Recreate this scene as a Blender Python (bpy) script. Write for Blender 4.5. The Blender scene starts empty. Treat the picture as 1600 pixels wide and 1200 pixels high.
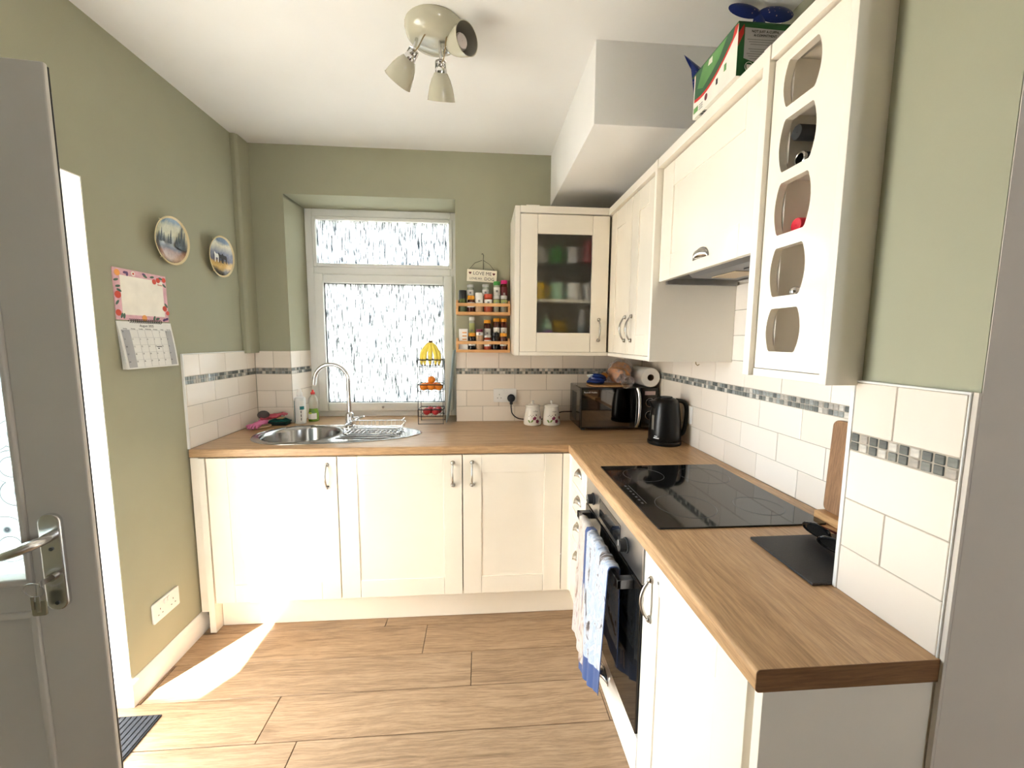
import bpy, bmesh, math, random
from mathutils import Matrix, Vector
from math import sin, cos, pi, radians, sqrt, atan2
random.seed(7)
SC = bpy.context.scene
COL = SC.collection

# ------------------------------------------------------------------ camera
def look_matrix(pos, yaw, pitch, roll):
    fwd = Vector((sin(yaw)*cos(pitch), cos(yaw)*cos(pitch), sin(pitch)))
    right = Vector((cos(yaw), -sin(yaw), 0)); up = right.cross(fwd)
    r2 = right*cos(roll)+up*sin(roll); u2 = up*cos(roll)-right*sin(roll)
    m = Matrix((r2, u2, -fwd)).transposed().to_4x4(); m.translation = Vector(pos); return m
cam = bpy.data.cameras.new('camera'); cam_o = bpy.data.objects.new('camera', cam); COL.objects.link(cam_o)
cam_o.matrix_world = look_matrix((1.3465, -2.574, 1.4287), .0778, -.1084, .0073)
cam.sensor_width = 36; cam.lens = 641.04/1600*36; cam.clip_start = .02; cam.clip_end = 200
SC.camera = cam_o
# ------------------------------------------------------------------ sky, sun, exposure
wd = bpy.data.worlds.new('sky'); SC.world = wd; wd.use_nodes = True
bg = wd.node_tree.nodes['Background']; bg.inputs[0].default_value = (.86, .94, 1.0, 1); bg.inputs[1].default_value = 12.0
sl = bpy.data.lights.new('sun', 'SUN'); sl.energy = 28; sl.angle = radians(.6); sl.color = (1, .98, .95)
sun = bpy.data.objects.new('sun', sl); COL.objects.link(sun)
SUN_DIR = Vector((.53*cos(radians(61)), .848*cos(radians(61)), -sin(radians(61))))
sun.rotation_euler = SUN_DIR.to_track_quat('-Z', 'Y').to_euler(); sun.location = (-4, -8, 8)
def portal(name, loc, rot, sx, sy):      # sampling guide for the daylight that enters an opening (emits nothing itself)
    l = bpy.data.lights.new(name, 'AREA'); l.shape = 'RECTANGLE'; l.size = sx; l.size_y = sy; l.cycles.is_portal = True
    o = bpy.data.objects.new(name, l); COL.objects.link(o); o.location = loc; o.rotation_euler = rot
portal('doorway_portal', (-.27, -1.39, 1.0), (0, -pi/2, 0), 1.95, .78)
portal('window_portal', (.71, .30, 1.6), (-pi/2, 0, 0), .96, 1.3)
portal('rear_window_portal', (3.0, -5.02, 1.6), (pi/2, 0, 0), .5, .7)
SC.view_settings.view_transform = 'Standard'; SC.view_settings.look = 'None'
SC.view_settings.exposure = 1.36; SC.view_settings.gamma = 1; SC.view_settings.use_curve_mapping = False
SC.cycles.max_bounces = 10; SC.cycles.diffuse_bounces = 6; SC.cycles.glossy_bounces = 4; SC.cycles.transmission_bounces = 8
SC.cycles.transparent_max_bounces = 12; SC.cycles.caustics_reflective = False; SC.cycles.caustics_refractive = True; SC.cycles.sample_clamp_indirect = 8

# ------------------------------------------------------------------ materials
def srgb(r, g, b):
    f = lambda c: (c/255/12.92 if c/255 <= .04045 else ((c/255+.055)/1.055)**2.4)
    return (f(r), f(g), f(b), 1)
def N(nt, t, **kw):
    n = nt.nodes.new(t)
    for k, v in kw.items(): setattr(n, k, v)
    return n
def new_mat(name):
    m = bpy.data.materials.new(name); m.use_nodes = True; nt = m.node_tree
    return m, nt, nt.nodes['Principled BSDF']
def mix_rgb(nt, fac, a, b, mode='MIX'):
    n = N(nt, 'ShaderNodeMix', data_type='RGBA', blend_type=mode)
    for s, v in ((0, fac), (6, a), (7, b)):
        if hasattr(v, 'links') or hasattr(v, 'is_linked'): nt.links.new(v, n.inputs[s])
        else: n.inputs[s].default_value = v
    return n.outputs[2]
def coords(nt, scale=(1, 1, 1), kind='Object', rot=(0, 0, 0), loc=(0, 0, 0)):
    tc = N(nt, 'ShaderNodeTexCoord'); mp = N(nt, 'ShaderNodeMapping')
    mp.inputs['Scale'].default_value = scale; mp.inputs['Rotation'].default_value = rot; mp.inputs['Location'].default_value = loc
    nt.links.new(tc.outputs[kind], mp.inputs[0]); return mp.outputs[0]
def noise(nt, vec, scale=5, detail=4, rough=.5, dist=0):
    n = N(nt, 'ShaderNodeTexNoise'); n.inputs['Scale'].default_value = scale; n.inputs['Detail'].default_value = detail
    n.inputs['Roughness'].default_value = rough; n.inputs['Distortion'].default_value = dist
    nt.links.new(vec, n.inputs['Vector']); return n.outputs['Fac']
def ramp(nt, fac, stops):
    r = N(nt, 'ShaderNodeValToRGB'); e = r.color_ramp.elements
    while len(e) < len(stops): e.new(.5)
    for i, (p, c) in enumerate(stops): e[i].position = p; e[i].color = c
    nt.links.new(fac, r.inputs[0]); return r.outputs[0]
def bump(nt, b, height, strength=.2, dist=.002):
    n = N(nt, 'ShaderNodeBump'); n.inputs['Strength'].default_value = strength; n.inputs['Distance'].default_value = dist
    nt.links.new(height, n.inputs['Height']); nt.links.new(n.outputs[0], b.inputs['Normal'])
def pm(name, col, rough=.5, metal=0, var=.05, scale=18, bmp=0, coat=0, bscale=None, spec=None, stretch=(1, 1, 1)):
    m, nt, b = new_mat(name)
    v = coords(nt, stretch); f = noise(nt, v, scale, 3)
    lo = tuple(c*(1-var) for c in col[:3])+(1,); hi = tuple(min(1, c*(1+var)) for c in col[:3])+(1,)
    nt.links.new(ramp(nt, f, [(.3, lo), (.7, hi)]), b.inputs['Base Color'])
    b.inputs['Roughness'].default_value = rough; b.inputs['Metallic'].default_value = metal; b.inputs['Coat Weight'].default_value = coat
    b.inputs['Coat Roughness'].default_value = .05
    if spec is not None: b.inputs['Specular IOR Level'].default_value = spec
    if bmp: bump(nt, b, noise(nt, v, bscale or scale*4, 3), bmp)
    return m
def wood(name, dark, mid, light, axis='x', rough=.4, grain=1.0, knots=True, per_obj=True, bmp=.12):
    m, nt, b = new_mat(name)
    a, c = .55*grain, 9*grain
    sc = {'x': (a, c, c), 'y': (c, a, c), 'z': (c, c, a)}[axis]
    tc = N(nt, 'ShaderNodeTexCoord'); vec = tc.outputs['Object']
    if per_obj:
        oi = N(nt, 'ShaderNodeObjectInfo'); ad = N(nt, 'ShaderNodeVectorMath', operation='MULTIPLY_ADD')
        cb = N(nt, 'ShaderNodeCombineXYZ')
        for i in range(3): nt.links.new(oi.outputs['Random'], cb.inputs[i])
        ad.inputs[1].default_value = (17, 23, 11); nt.links.new(cb.outputs[0], ad.inputs[0]); nt.links.new(vec, ad.inputs[2]); vec = ad.outputs[0]
    warp = N(nt, 'ShaderNodeTexNoise'); warp.inputs['Scale'].default_value = 2.2; warp.inputs['Detail'].default_value = 2; nt.links.new(vec, warp.inputs['Vector'])
    wv = N(nt, 'ShaderNodeVectorMath', operation='MULTIPLY_ADD'); wv.inputs[1].default_value = (.05, .05, .05)
    nt.links.new(warp.outputs['Color'], wv.inputs[0]); nt.links.new(vec, wv.inputs[2])
    mp = N(nt, 'ShaderNodeMapping'); mp.inputs['Scale'].default_value = sc; nt.links.new(wv.outputs[0], mp.inputs[0])
    f1 = noise(nt, mp.outputs[0], 3.0, 7, .66, .5); f2 = noise(nt, mp.outputs[0], 16, 4, .7)
    col = ramp(nt, f1, [(.28, dark), (.5, mid), (.75, light)])
    col = mix_rgb(nt, .38, col, ramp(nt, f2, [(.40, tuple(c*.7 for c in dark[:3])+(1,)), (.56, mid), (.7, light)]))
    if knots:
        sk = {'x': (.9, 2.4, 2.4), 'y': (2.4, .9, 2.4), 'z': (2.4, 2.4, .9)}[axis]
        mk = N(nt, 'ShaderNodeMapping'); mk.inputs['Scale'].default_value = sk; nt.links.new(wv.outputs[0], mk.inputs[0])
        vo = N(nt, 'ShaderNodeTexVoronoi'); vo.inputs['Scale'].default_value = 1.6; nt.links.new(mk.outputs[0], vo.inputs['Vector'])
        k = ramp(nt, vo.outputs['Distance'], [(.03, (.95, .95, .95, 1)), (.07, (.5, .5, .5, 1)), (.13, (.12, .12, .12, 1)), (.17, (.30, .30, .30, 1)), (.21, (.06, .06, .06, 1)), (.27, (0, 0, 0, 1))])
        col = mix_rgb(nt, k, col, tuple(x*.55 for x in dark[:3])+(1,))
    if per_obj:
        hs = N(nt, 'ShaderNodeHueSaturation'); mr = N(nt, 'ShaderNodeMapRange'); mr.inputs['To Min'].default_value = .9; mr.inputs['To Max'].default_value = 1.1
        nt.links.new(oi.outputs['Random'], mr.inputs[0]); nt.links.new(mr.outputs[0], hs.inputs['Value']); nt.links.new(col, hs.inputs['Color']); col = hs.outputs[0]
    nt.links.new(col, b.inputs['Base Color']); b.inputs['Roughness'].default_value = rough
    bump(nt, b, f2, bmp, .001)
    return m
M = {}
M['green'] = pm('sage_green_paint', srgb(162, 161, 138), .75, var=.02, scale=6, bmp=.06, bscale=220)
M['white_paint'] = pm('white_emulsion', (.88, .87, .86, 1), .8, var=.015, scale=4, bmp=.05, bscale=160)
M['beige_paint'] = pm('off_white_wall_paint', srgb(212, 203, 192), .75, var=.02, scale=5, bmp=.06, bscale=200)
M['gloss_white'] = pm('white_gloss_paint', (.82, .80, .76, 1), .3, var=.03, scale=9, bmp=.03)
M['cream'] = pm('ivory_gloss_foil', srgb(244, 236, 222), .09, var=.012, scale=7, bmp=.008, bscale=30, coat=.6)
M['cream_side'] = pm('ivory_satin_board', srgb(239, 232, 220), .3, var=.012, scale=7)
M['carcass'] = pm('ivory_carcass_board', srgb(228, 220, 208), .5, var=.02, scale=8)
M['worktop'] = None
M['floor_wood'] = wood('oak_laminate_floor', srgb(118, 92, 66), srgb(160, 131, 101), srgb(180, 152, 121), 'x', .42)
M['top_x'] = wood('oak_worktop_long_grain_x', srgb(144, 110, 76), srgb(182, 148, 110), srgb(200, 168, 132), 'x', .35, 1.3, False)
M['top_y'] = wood('oak_worktop_long_grain_y', srgb(142, 108, 72), srgb(182, 146, 106), srgb(198, 164, 126), 'y', .35, 1.3, False)
M['pine'] = wood('pine_rack_wood', srgb(196, 140, 84), srgb(222, 170, 112), srgb(236, 190, 135), 'x', .45, 2, False)
M['board_wood'] = wood('acacia_board_wood', srgb(110, 78, 52), srgb(150, 112, 80), srgb(172, 134, 98), 'z', .5, 1.6, True)
M['pale_wood'] = wood('pale_block_wood', srgb(190, 140, 90), srgb(214, 168, 116), srgb(228, 186, 136), 'y', .5, 2, False)
def tile_mat():
    m, nt, b = new_mat('cream_ceramic_glaze')
    oi = N(nt, 'ShaderNodeObjectInfo')
    c = ramp(nt, oi.outputs['Random'], [(0, srgb(230, 219, 206)), (1, srgb(239, 230, 219))])
    nt.links.new(c, b.inputs['Base Color']); b.inputs['Roughness'].default_value = .12
    bump(nt, b, noise(nt, coords(nt), 16, 2), .04, .004); return m
M['tile'] = tile_mat()
M['grout'] = pm('cream_grout', srgb(176, 166, 152), .9, var=.06, scale=60)
for i, (c, r) in enumerate([(srgb(128, 130, 126), .1), (srgb(154, 157, 154), .1), (srgb(204, 199, 190), .35), (srgb(100, 104, 102), .1), (srgb(172, 164, 154), .4)]):
    M['mos%d' % i] = pm('mosaic_glass_%s' % ['grey_green', 'pale_grey', 'stone_white', 'slate', 'stone_beige'][i], c, r, var=.18, scale=90)
M['upvc'] = pm('white_upvc', (.80, .80, .78, 1), .28, var=.01)
M['door_upvc'] = pm('door_upvc_grey_white', srgb(212, 208, 202), .32, var=.015, scale=5)
M['gasket'] = pm('black_rubber_gasket', (.015, .015, .015, 1), .6)
M['chrome'] = pm('polished_chrome', (.75, .75, .76, 1), .08, 1, var=.02)
M['door_chrome'] = pm('satin_chrome', (.78, .78, .78, 1), .25, 1, var=.03)
M['steel'] = pm('brushed_stainless', (.52, .51, .50, 1), .28, 1, var=.06, scale=40, stretch=(1, 20, 1))
M['nickel'] = pm('satin_nickel', (.50, .48, .45, 1), .25, 1, var=.05)
M['dark_steel'] = pm('dark_brushed_steel', (.16, .16, .17, 1), .32, 1, var=.06)
M['black_gloss'] = pm('black_gloss_plastic', (.008, .008, .009, 1), .12, var=.1, coat=.3)
M['black_glass'] = pm('black_ceramic_glass', (.006, .006, .006, 1), .05, var=.1)
M['black_matt'] = pm('black_matt_plastic', (.015, .015, .016, 1), .5, var=.15)
M['black_wire'] = pm('black_coated_wire', (.01, .01, .01, 1), .35)
M['white_plastic'] = pm('white_moulded_plastic', (.80, .79, .77, 1), .3, var=.01)
M['white_ceramic'] = pm('white_glazed_ceramic', (.82, .80, .76, 1), .12, var=.02)
M['paper'] = pm('white_paper', (.82, .81, .78, 1), .8, var=.03)
M['ink'] = pm('black_print', (.02, .02, .02, 1), .7)
M['grey_ink'] = pm('grey_print', (.3, .3, .3, 1), .7)
def simple(key, col, rough=.5, **k):
    M[key] = pm(key+'_finish', col, rough, **k); return M[key]

# ------------------------------------------------------------------ mesh helpers
I4 = Matrix.Identity(4)
class MB:
    def __init__(s): s.v = []; s.f = []; s.mi = []; s.cur = 0; s.uv = None
    def add(s, vs, fs):
        b = len(s.v); s.v += [tuple(v) for v in vs]; s.f += [tuple(b+i for i in f) for f in fs]; s.mi += [s.cur]*len(fs); return s
    def box(s, x0, x1, y0, y1, z0, z1):
        x0, x1 = min(x0, x1), max(x0, x1); y0, y1 = min(y0, y1), max(y0, y1); z0, z1 = min(z0, z1), max(z0, z1)
        return s.add([(x0,y0,z0),(x1,y0,z0),(x1,y1,z0),(x0,y1,z0),(x0,y0,z1),(x1,y0,z1),(x1,y1,z1),(x0,y1,z1)],
            [(0,3,2,1),(4,5,6,7),(0,1,5,4),(1,2,6,5),(2,3,7,6),(3,0,4,7)])
    def prism(s, poly, a, b, axis='z'):          # poly of 2-D points extruded from a to b along an axis
        f = {'z': lambda p, t: (p[0], p[1], t), 'y': lambda p, t: (p[0], t, p[1]), 'x': lambda p, t: (t, p[0], p[1])}[axis]
        n = len(poly); vs = [f(p, a) for p in poly]+[f(p, b) for p in poly]
        fs = [tuple(range(n))[::-1], tuple(range(n, 2*n))]+[(i, (i+1) % n, n+(i+1) % n, n+i) for i in range(n)]
        return s.add(vs, fs)
    def loft(s, rings, cap=True, closed=True):
        n = len(rings[0]); vs = [p for r in rings for p in r]; fs = []
        for k in range(len(rings)-1):
            for i in range(n if closed else n-1):
                j = (i+1) % n; fs.append((k*n+i, k*n+j, (k+1)*n+j, (k+1)*n+i))
        if cap: fs += [tuple(range(n))[::-1], tuple((len(rings)-1)*n+i for i in range(n))]
        return s.add(vs, fs)
    def lathe(s, prof, c=(0, 0, 0), n=32, m=None, cap=False, sx=1, sy=1):   # prof: (r, z)
        m = m or Matrix.Translation(Vector(c))
        rings = [[m @ Vector((r*cos(2*pi*i/n)*sx, r*sin(2*pi*i/n)*sy, z)) for i in range(n)] for r, z in prof]
        return s.loft(rings, cap)
    def cyl(s, p0, p1, r0, r1=None, n=20):
        p0, p1 = Vector(p0), Vector(p1); d = p1-p0; q = d.to_track_quat('Z', 'Y').to_matrix().to_4x4(); q.translation = p0
        return s.lathe([(r0, 0), (r0 if r1 is None else r1, d.length)], n=n, m=q, cap=True)
    def tube(s, pts, r, n=8, closed=False, cap=True):
        pts = [Vector(p) for p in pts]; k = len(pts); rs = r if isinstance(r, (list, tuple)) else [r]*k
        rings = []; up = None
        for i, p in enumerate(pts):
            a = pts[(i-1) % k] if (i > 0 or closed) else p; b = pts[(i+1) % k] if (i < k-1 or closed) else p
            t = (b-a).normalized()
            if up is None: up = Vector((0, 0, 1)) if abs(t.z) < .9 else Vector((1, 0, 0))
            x = up.cross(t)
            if x.length < 1e-6: x = t.orthogonal()
            x.normalize(); y = t.cross(x); up = y
            rings.append([p+(x*cos(2*pi*j/n)+y*sin(2*pi*j/n))*rs[i] for j in range(n)])
        if closed: rings.append(rings[0])
        return s.loft(rings, cap and not closed)
    def ball(s, c, r, n=16, m=10, sx=1, sy=1, sz=1):
        pr = [(max(1e-4, sin(pi*k/m))*r, -cos(pi*k/m)*r*sz) for k in range(m+1)]
        return s.lathe(pr, c, n, cap=True, sx=sx, sy=sy)
    def grid(s, fn, nu, nv, uv=False, thick=0):
        vs = [Vector(fn(i/nu, j/nv)) for j in range(nv+1) for i in range(nu+1)]
        fs = [(j*(nu+1)+i, j*(nu+1)+i+1, (j+1)*(nu+1)+i+1, (j+1)*(nu+1)+i) for j in range(nv) for i in range(nu)]
        if uv:
            s.uv = s.uv or {}
            for k in range(len(vs)): s.uv[len(s.v)+k] = ((k % (nu+1))/nu, (k//(nu+1))/nv)
        return s.add(vs, fs)
    def xf(s, m): s.v = [tuple(m @ Vector(v)) for v in s.v]; return s
    def mesh(s, name, mat, bevel=0, smooth=40, seg=2, solid=0):
        me = bpy.data.meshes.new(name); me.from_pydata(s.v, [], s.f)
        for m_ in (mat if isinstance(mat, (list, tuple)) else [mat]): me.materials.append(m_)
        if isinstance(mat, (list, tuple)): me.polygons.foreach_set('material_index', s.mi)
        if s.uv:
            l = me.uv_layers.new(name='UVMap')
            for lp in me.loops: l.data[lp.index].uv = s.uv.get(lp.vertex_index, (0, 0))
        bm = bmesh.new(); bm.from_mesh(me)
        if solid: bmesh.ops.solidify(bm, geom=bm.faces[:], thickness=solid)
        bmesh.ops.recalc_face_normals(bm, faces=bm.faces)
        if bevel:
            es = [e for e in bm.edges if len(e.link_faces) == 2 and e.calc_face_angle(0) > radians(30)]
            bmesh.ops.bevel(bm, geom=es, offset=bevel, segments=seg, profile=.5, affect='EDGES', clamp_overlap=True)
        bm.to_mesh(me); bm.free()
        if bevel and smooth == 40: smooth = 20
        if smooth:
            for p in me.polygons: p.use_smooth = True
            me.set_sharp_from_angle(angle=radians(smooth))
        me.update(); return me
    def build(s, name, mat, parent=None, bevel=0, smooth=40, seg=2, solid=0, **props):
        o = bpy.data.objects.new(name, s.mesh(name, mat, bevel, smooth, seg, solid)); COL.objects.link(o)
        return fix(o, parent, **props)
def fix(o, parent=None, label=None, cat=None, group=None, kind=None):
    if parent is not None:
        o.parent = parent; o.matrix_parent_inverse = world_of(parent).inverted()
    if label: o['label'] = label
    if cat: o['category'] = cat
    if group: o['group'] = group
    if kind: o['kind'] = kind
    return o
def world_of(o):
    m = o.matrix_basis.copy()
    return (world_of(o.parent) @ o.matrix_parent_inverse @ m) if o.parent else m
def thing(name, loc, label=None, cat=None, group=None, kind=None):
    e = bpy.data.objects.new(name, None); COL.objects.link(e); e.location = loc; e.empty_display_size = .05
    return fix(e, None, label, cat, group, kind)
def copy_tree(o, parent=None):
    c = o.copy(); COL.objects.link(c)
    if parent is not None: c.parent = parent
    for ch in list(o.children): copy_tree(ch, c)
    return c
def inst(name, me, loc, parent=None, rot=None, **props):
    o = bpy.data.objects.new(name, me); COL.objects.link(o); o.location = loc
    if rot: o.rotation_euler = rot
    return fix(o, parent, **props)
def frame(origin, u, w):                       # local (u, w, z) axes -> world; w points outwards
    u, w = Vector(u).normalized(), Vector(w).normalized(); z = Vector((0, 0, 1))
    m = Matrix((u, w, z)).transposed().to_4x4(); m.translation = Vector(origin); return m
_fonts = {}
def text(name, s, size, m, mat, parent, align='CENTER', depth=.0004, **props):    # flat lettering in the local XY plane of m
    cu = bpy.data.curves.new('lettering', 'FONT'); cu.body = s; cu.size = size; cu.align_x = align; cu.align_y = 'CENTER'; cu.extrude = depth; cu.resolution_u = 2
    t = bpy.data.objects.new('lettering', cu); COL.objects.link(t); bpy.context.view_layer.update()
    me = bpy.data.meshes.new_from_object(t.evaluated_get(bpy.context.evaluated_depsgraph_get()))
    bpy.data.objects.remove(t); bpy.data.curves.remove(cu)
    me.transform(m); me.materials.clear(); me.materials.append(mat)
    o = bpy.data.objects.new(name, me); COL.objects.link(o); return fix(o, parent, **props)
def plane_mat(origin, x, y):                   # matrix whose local XY plane carries lettering
    x, y = Vector(x).normalized(), Vector(y).normalized(); z = x.cross(y)
    m = Matrix((x, y, z)).transposed().to_4x4(); m.translation = Vector(origin); return m
def rrect(x0, x1, y0, y1, r, n=5):
    p = []
    for cx, cy, a in ((x1-r, y1-r, 0), (x0+r, y1-r, pi/2), (x0+r, y0+r, pi), (x1-r, y0+r, 3*pi/2)):
        p += [(cx+r*cos(a+pi/2*k/n), cy+r*sin(a+pi/2*k/n)) for k in range(n+1)]
    return p

# ================================================================== STRUCTURE
W, H, XF, YF, XN, YN1, YE, ZC = 2.388, .91, 1.783, -.611, 2.098, -1.8155, -2.0075, 2.532
ZR = [.91, 1.0066, 1.1086, 1.2106, 1.2468, 1.3488]
TP = .2025
S = dict(kind='structure')
# floor
fl = MB().box(-.02, 4.2, -5, .02, -.04, -.009).box(-.25, -.02, -1.78, -1.0, -.04, -.009).build('floor', simple('underlay_shadow_gap', srgb(52, 36, 24), .9), label='light oak laminate plank floor', **S)
plank_cache = {}
def plank(x0, x1, y0, y1):
    k = (round(x1-x0, 3), round(y1-y0, 3))
    if k not in plank_cache:
        plank_cache[k] = MB().box(0, k[0]-.0026, 0, k[1]-.0026, -.009, 0).mesh('plank', M['floor_wood'], bevel=.0014, seg=1, smooth=0)
    inst('plank', plank_cache[k], (x0+.0006, y0+.0006, 0), fl)
rows = [-.434, -.627, -.8185, -1.008, -1.203] + [-1.203-.193*i for i in range(1, 15)]
joint = [.873, 1.082, 1.307, .551, .695, 1.25, .3, .95, 1.4, .6, 1.1, .2, .8, 1.3, .45, 1.0, .7, 1.2]
for i in range(len(rows)-1):
    y1, y0 = rows[i], rows[i+1]
    xl = -.2 if (y0 < -1.0 and y1 > -1.78) else 0.0
    xr = 2.0 if y0 > -2.0 else 4.1
    xs = sorted(x for x in [joint[i]+1.285*k for k in range(-2, 4)] if xl+.04 < x < xr-.04); xs = [xl]+xs+[xr]
    for a, b in zip(xs[:-1], xs[1:]): plank(a, b, y0, y1)
# left wall with the doorway
wl = thing('wall_left', (-.12, -1.4, 0), 'sage green painted wall with the back doorway', **S)
LW = -.008
MB().box(-.25, LW, -1.0, .3, 0, ZC).box(-.25, LW, -5, -1.78, 0, ZC).box(-.25, LW, -1.78, -1.0, 1.97, ZC).build('wall_surface', M['green'], wl)
MB().box(-.249, LW-.001, -1.0, -1.004, 0, 1.97).build('reveal_lining', M['gloss_white'], wl, label='white painted door reveal')
MB().box(-.249, LW-.001, -1.776, -1.004, 1.966, 1.97).build('reveal_lining', M['gloss_white'], wl)
MB().box(-.249, LW-.001, -1.776, -1.78, 0, 1.97).build('reveal_lining', M['gloss_white'], wl)
# back wall with the window opening
wb = thing('wall_back', (1.2, .15, 0), 'sage green painted wall with the kitchen window', **S)
BW = .008
WX0, WX1, WZ0, WZ1 = .206, 1.197, .87, 2.26
mb = MB()
mb.prism([(-.01, BW), (WX0, BW), (.236, .22), (.236, .32), (-.01, .32)], 0, ZC)
mb.box(WX1, W+.3, BW, .32, 0, ZC)
mb.prism([(BW, WZ1), (.22, 2.243), (.32, 2.243), (.32, ZC), (BW, ZC)], WX0, WX1, 'x').prism([(.206,BW),(.236,.22),(.236,.32),(.2,.32)], 2.24, ZC)
mb.box(.2, WX1, BW, .32, 0, WZ0)
mb.build('wall_surface', M['green'], wb)
# right wall, pier at its end, walls behind the viewpoint
wr = thing('wall_right', (W+.15, -.9, 0), 'green wall behind the cream tiles over the hob', **S)
MB().box(W+.008, W+.3, YN1-.02, .02, 0, ZC).build('wall_surface', M['green'], wr)
we = thing('wall_end', (2.3, -1.92, 0), 'short green pier tiled beside the worktop end', **S)
mb = MB(); mb.cur = 0
mb.box(XN+.008, 4.2, -2.012, YN1, 0, ZC); mb.build('wall_surface', M['green'], we)
MB().box(XN+.009, 4.2, -2.0135, -2.0125, 0, ZC).box(XN+.003, XN+.0085, -2.0135, -2.0059, 0, ZR[5]+.004).build('wall_face', M['beige_paint'], we, label='off white painted face of the pier')
MB().box(4.0, 4.2, -5, -2.01, 0, ZC).build('wall_far_right', M['beige_paint'], label='plain wall of the room behind the kitchen', **S)
MB().box(-.25, 2.75, -5.15, -5, 0, ZC).box(3.25, 4.2, -5.15, -5, 0, ZC).box(2.75, 3.25, -5.15, -5, 1.95, ZC).box(2.75, 3.25, -5.15, -5, 0, 1.25).build('wall_rear', M['beige_paint'], label='rear wall with a window opening', **S)
w2 = MB()
for a, b in ((2.75, 2.79), (3.21, 3.25)): w2.box(a, b, -5.1, -5.04, 1.25, 1.95)
w2.box(2.75, 3.25, -5.1, -5.04, 1.25, 1.29).box(2.75, 3.25, -5.1, -5.04, 1.91, 1.95).build('window_2', M['upvc'], label='white framed window in the rear wall', **S)
ce = MB().box(-.25, 4.2, -5.15, .32, ZC, ZC+.12).build('ceiling', M['white_paint'], label='white painted ceiling', **S)
MB().box(1.7747, W+.05, -.959, .01, 2.2367, ZC+.01).build('bulkhead', M['white_paint'], ce, bevel=.002, label='boxed in white bulkhead above the wall cabinets')
# pipe boxing in the corner, baseboard
MB().prism([(-.01, -.106), (.014, -.106), (.027, -.094), (.027, .01), (-.01, .01)], 1.338, ZC).build('trim_1', M['green'], bevel=.003, label='narrow green pipe boxing in the corner', **S)
skp = [(0, 0), (.018, 0), (.018, .062), (.014, .070), (.015, .078), (.009, .094), (.004, .100), (0, .100)]
bl = MB()
bl.loft([[(LW+p[0], -.575, p[1]) for p in skp], [(LW+p[0], -1.004-p[0], p[1]) for p in skp], [(-.19, -1.004-p[0], p[1]) for p in skp]])
bl.build('baseboard_left', M['gloss_white'], label='white moulded baseboard wrapping into the doorway', **S)
MB().box(-.26, -.14, -1.776, -1.004, -.03, .012).build('trim_2', M['upvc'], label='white door threshold', bevel=.003, **S)

# ---------------------------------------------------------------- wall tiles
G = .0011
tile_cache = {}
def tile_mesh(a, b):
    k = (round(a, 3), round(b, 3))
    if k not in tile_cache: tile_cache[k] = MB().box(0, k[0]-2*G, -.0065, 0, 0, k[1]-2*G).mesh('tile', M['tile'], bevel=.0014, seg=2, smooth=0)
    return tile_cache[k]
def lay(parent, fr, u0, u1, z0, z1, joints):
    us = [u0]+sorted(j for j in joints if u0+.006 < j < u1-.006)+[u1]
    for a, b in zip(us[:-1], us[1:]):
        o = bpy.data.objects.new('tile', tile_mesh(b-a, z1-z0)); COL.objects.link(o)
        o.matrix_world = fr @ Matrix.Translation((a+G, 0, z0+G)); m = o.matrix_world.copy(); fix(o, parent)
        o.matrix_parent_inverse = world_of(parent).inverted(); o.matrix_basis = m
mos_me = [MB().box(-.0079, .0079, -.006, .0006, -.0079, .0079).mesh('mosaic_tile', M['mos%d' % i], bevel=.0012, seg=1, smooth=0) for i in range(5)]
def mosaic(parent, fr, u0, u1, single):
    n = int((u1-u0)/.018); st = MB(); mats = [M['mos%d' % i] for i in range(5)]; p = (u1-u0)/n
    for k in range(n):
        for r_ in range(2):
            u = u0+p*(k+.5); z = ZR[3]+.0091+.018*r_; i = random.choices(range(5), [4, 3, 2, 3, 2])[0]
            if single(u):
                o = bpy.data.objects.new('mosaic_tile', mos_me[i]); COL.objects.link(o); m = fr @ Matrix.Translation((u, 0, z)); fix(o, parent); o.matrix_basis = m
            else:
                st.cur = i; st.box(u-.0079, u+.0079, -.006, .0006, z-.0079, z+.0079)
    if st.v: st.xf(fr).build('mosaic_strip', mats, parent, smooth=0, kind='stuff')
def grout(parent, fr, u0, u1, z0, z1):
    MB().box(u0, u1, -.0085, -.0015, z0, z1).xf(fr).build('grout', M['grout'], parent, smooth=0)
def seq(a, lo, hi): return [a+TP*k for k in range(-20, 20) if lo < a+TP*k < hi]
# back wall right of the window; local u = x, outward = -y
fb = frame((0, 0, 0), (1, 0, 0), (0, -1, 0))
grout(wb, fb, WX1, W, ZR[0], ZR[5])
A, B_ = seq(1.2611, 0, 3), seq(1.2611+TP/2, 0, 3)
for z0, z1, j in ((ZR[4], ZR[5], A), (ZR[2], ZR[3], B_), (ZR[1], ZR[2], A), (ZR[0], ZR[1], B_)): lay(wb, fb, WX1, W, z0, z1, j)
mosaic(wb, fb, WX1, W, lambda u: False)
grout(wb, fb, 0, WX0, ZR[0], ZR[5])
for z0, z1, j in ((ZR[4], ZR[5], [.105]), (ZR[2], ZR[3], []), (ZR[1], ZR[2], [.108]), (ZR[0], ZR[1], [])): lay(wb, fb, 0, WX0, z0, z1, j)
mosaic(wb, fb, 0, WX0, lambda u: False)
# window reveal
rd = Vector((.03, .212, 0)); fr_ = frame((WX0+.002, .0, 0), (.03, .212, 0), (.212, -.03, 0))
grout(wb, fr_, 0, .218, ZR[0], ZR[5])
for z0, z1, j in ((ZR[4], ZR[5], [.1]), (ZR[2], ZR[3], []), (ZR[1], ZR[2], [.1]), (ZR[0], ZR[1], [])): lay(wb, fr_, 0, .218, z0, z1, j)
mosaic(wb, fr_, 0, .218, lambda u: False)
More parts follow.
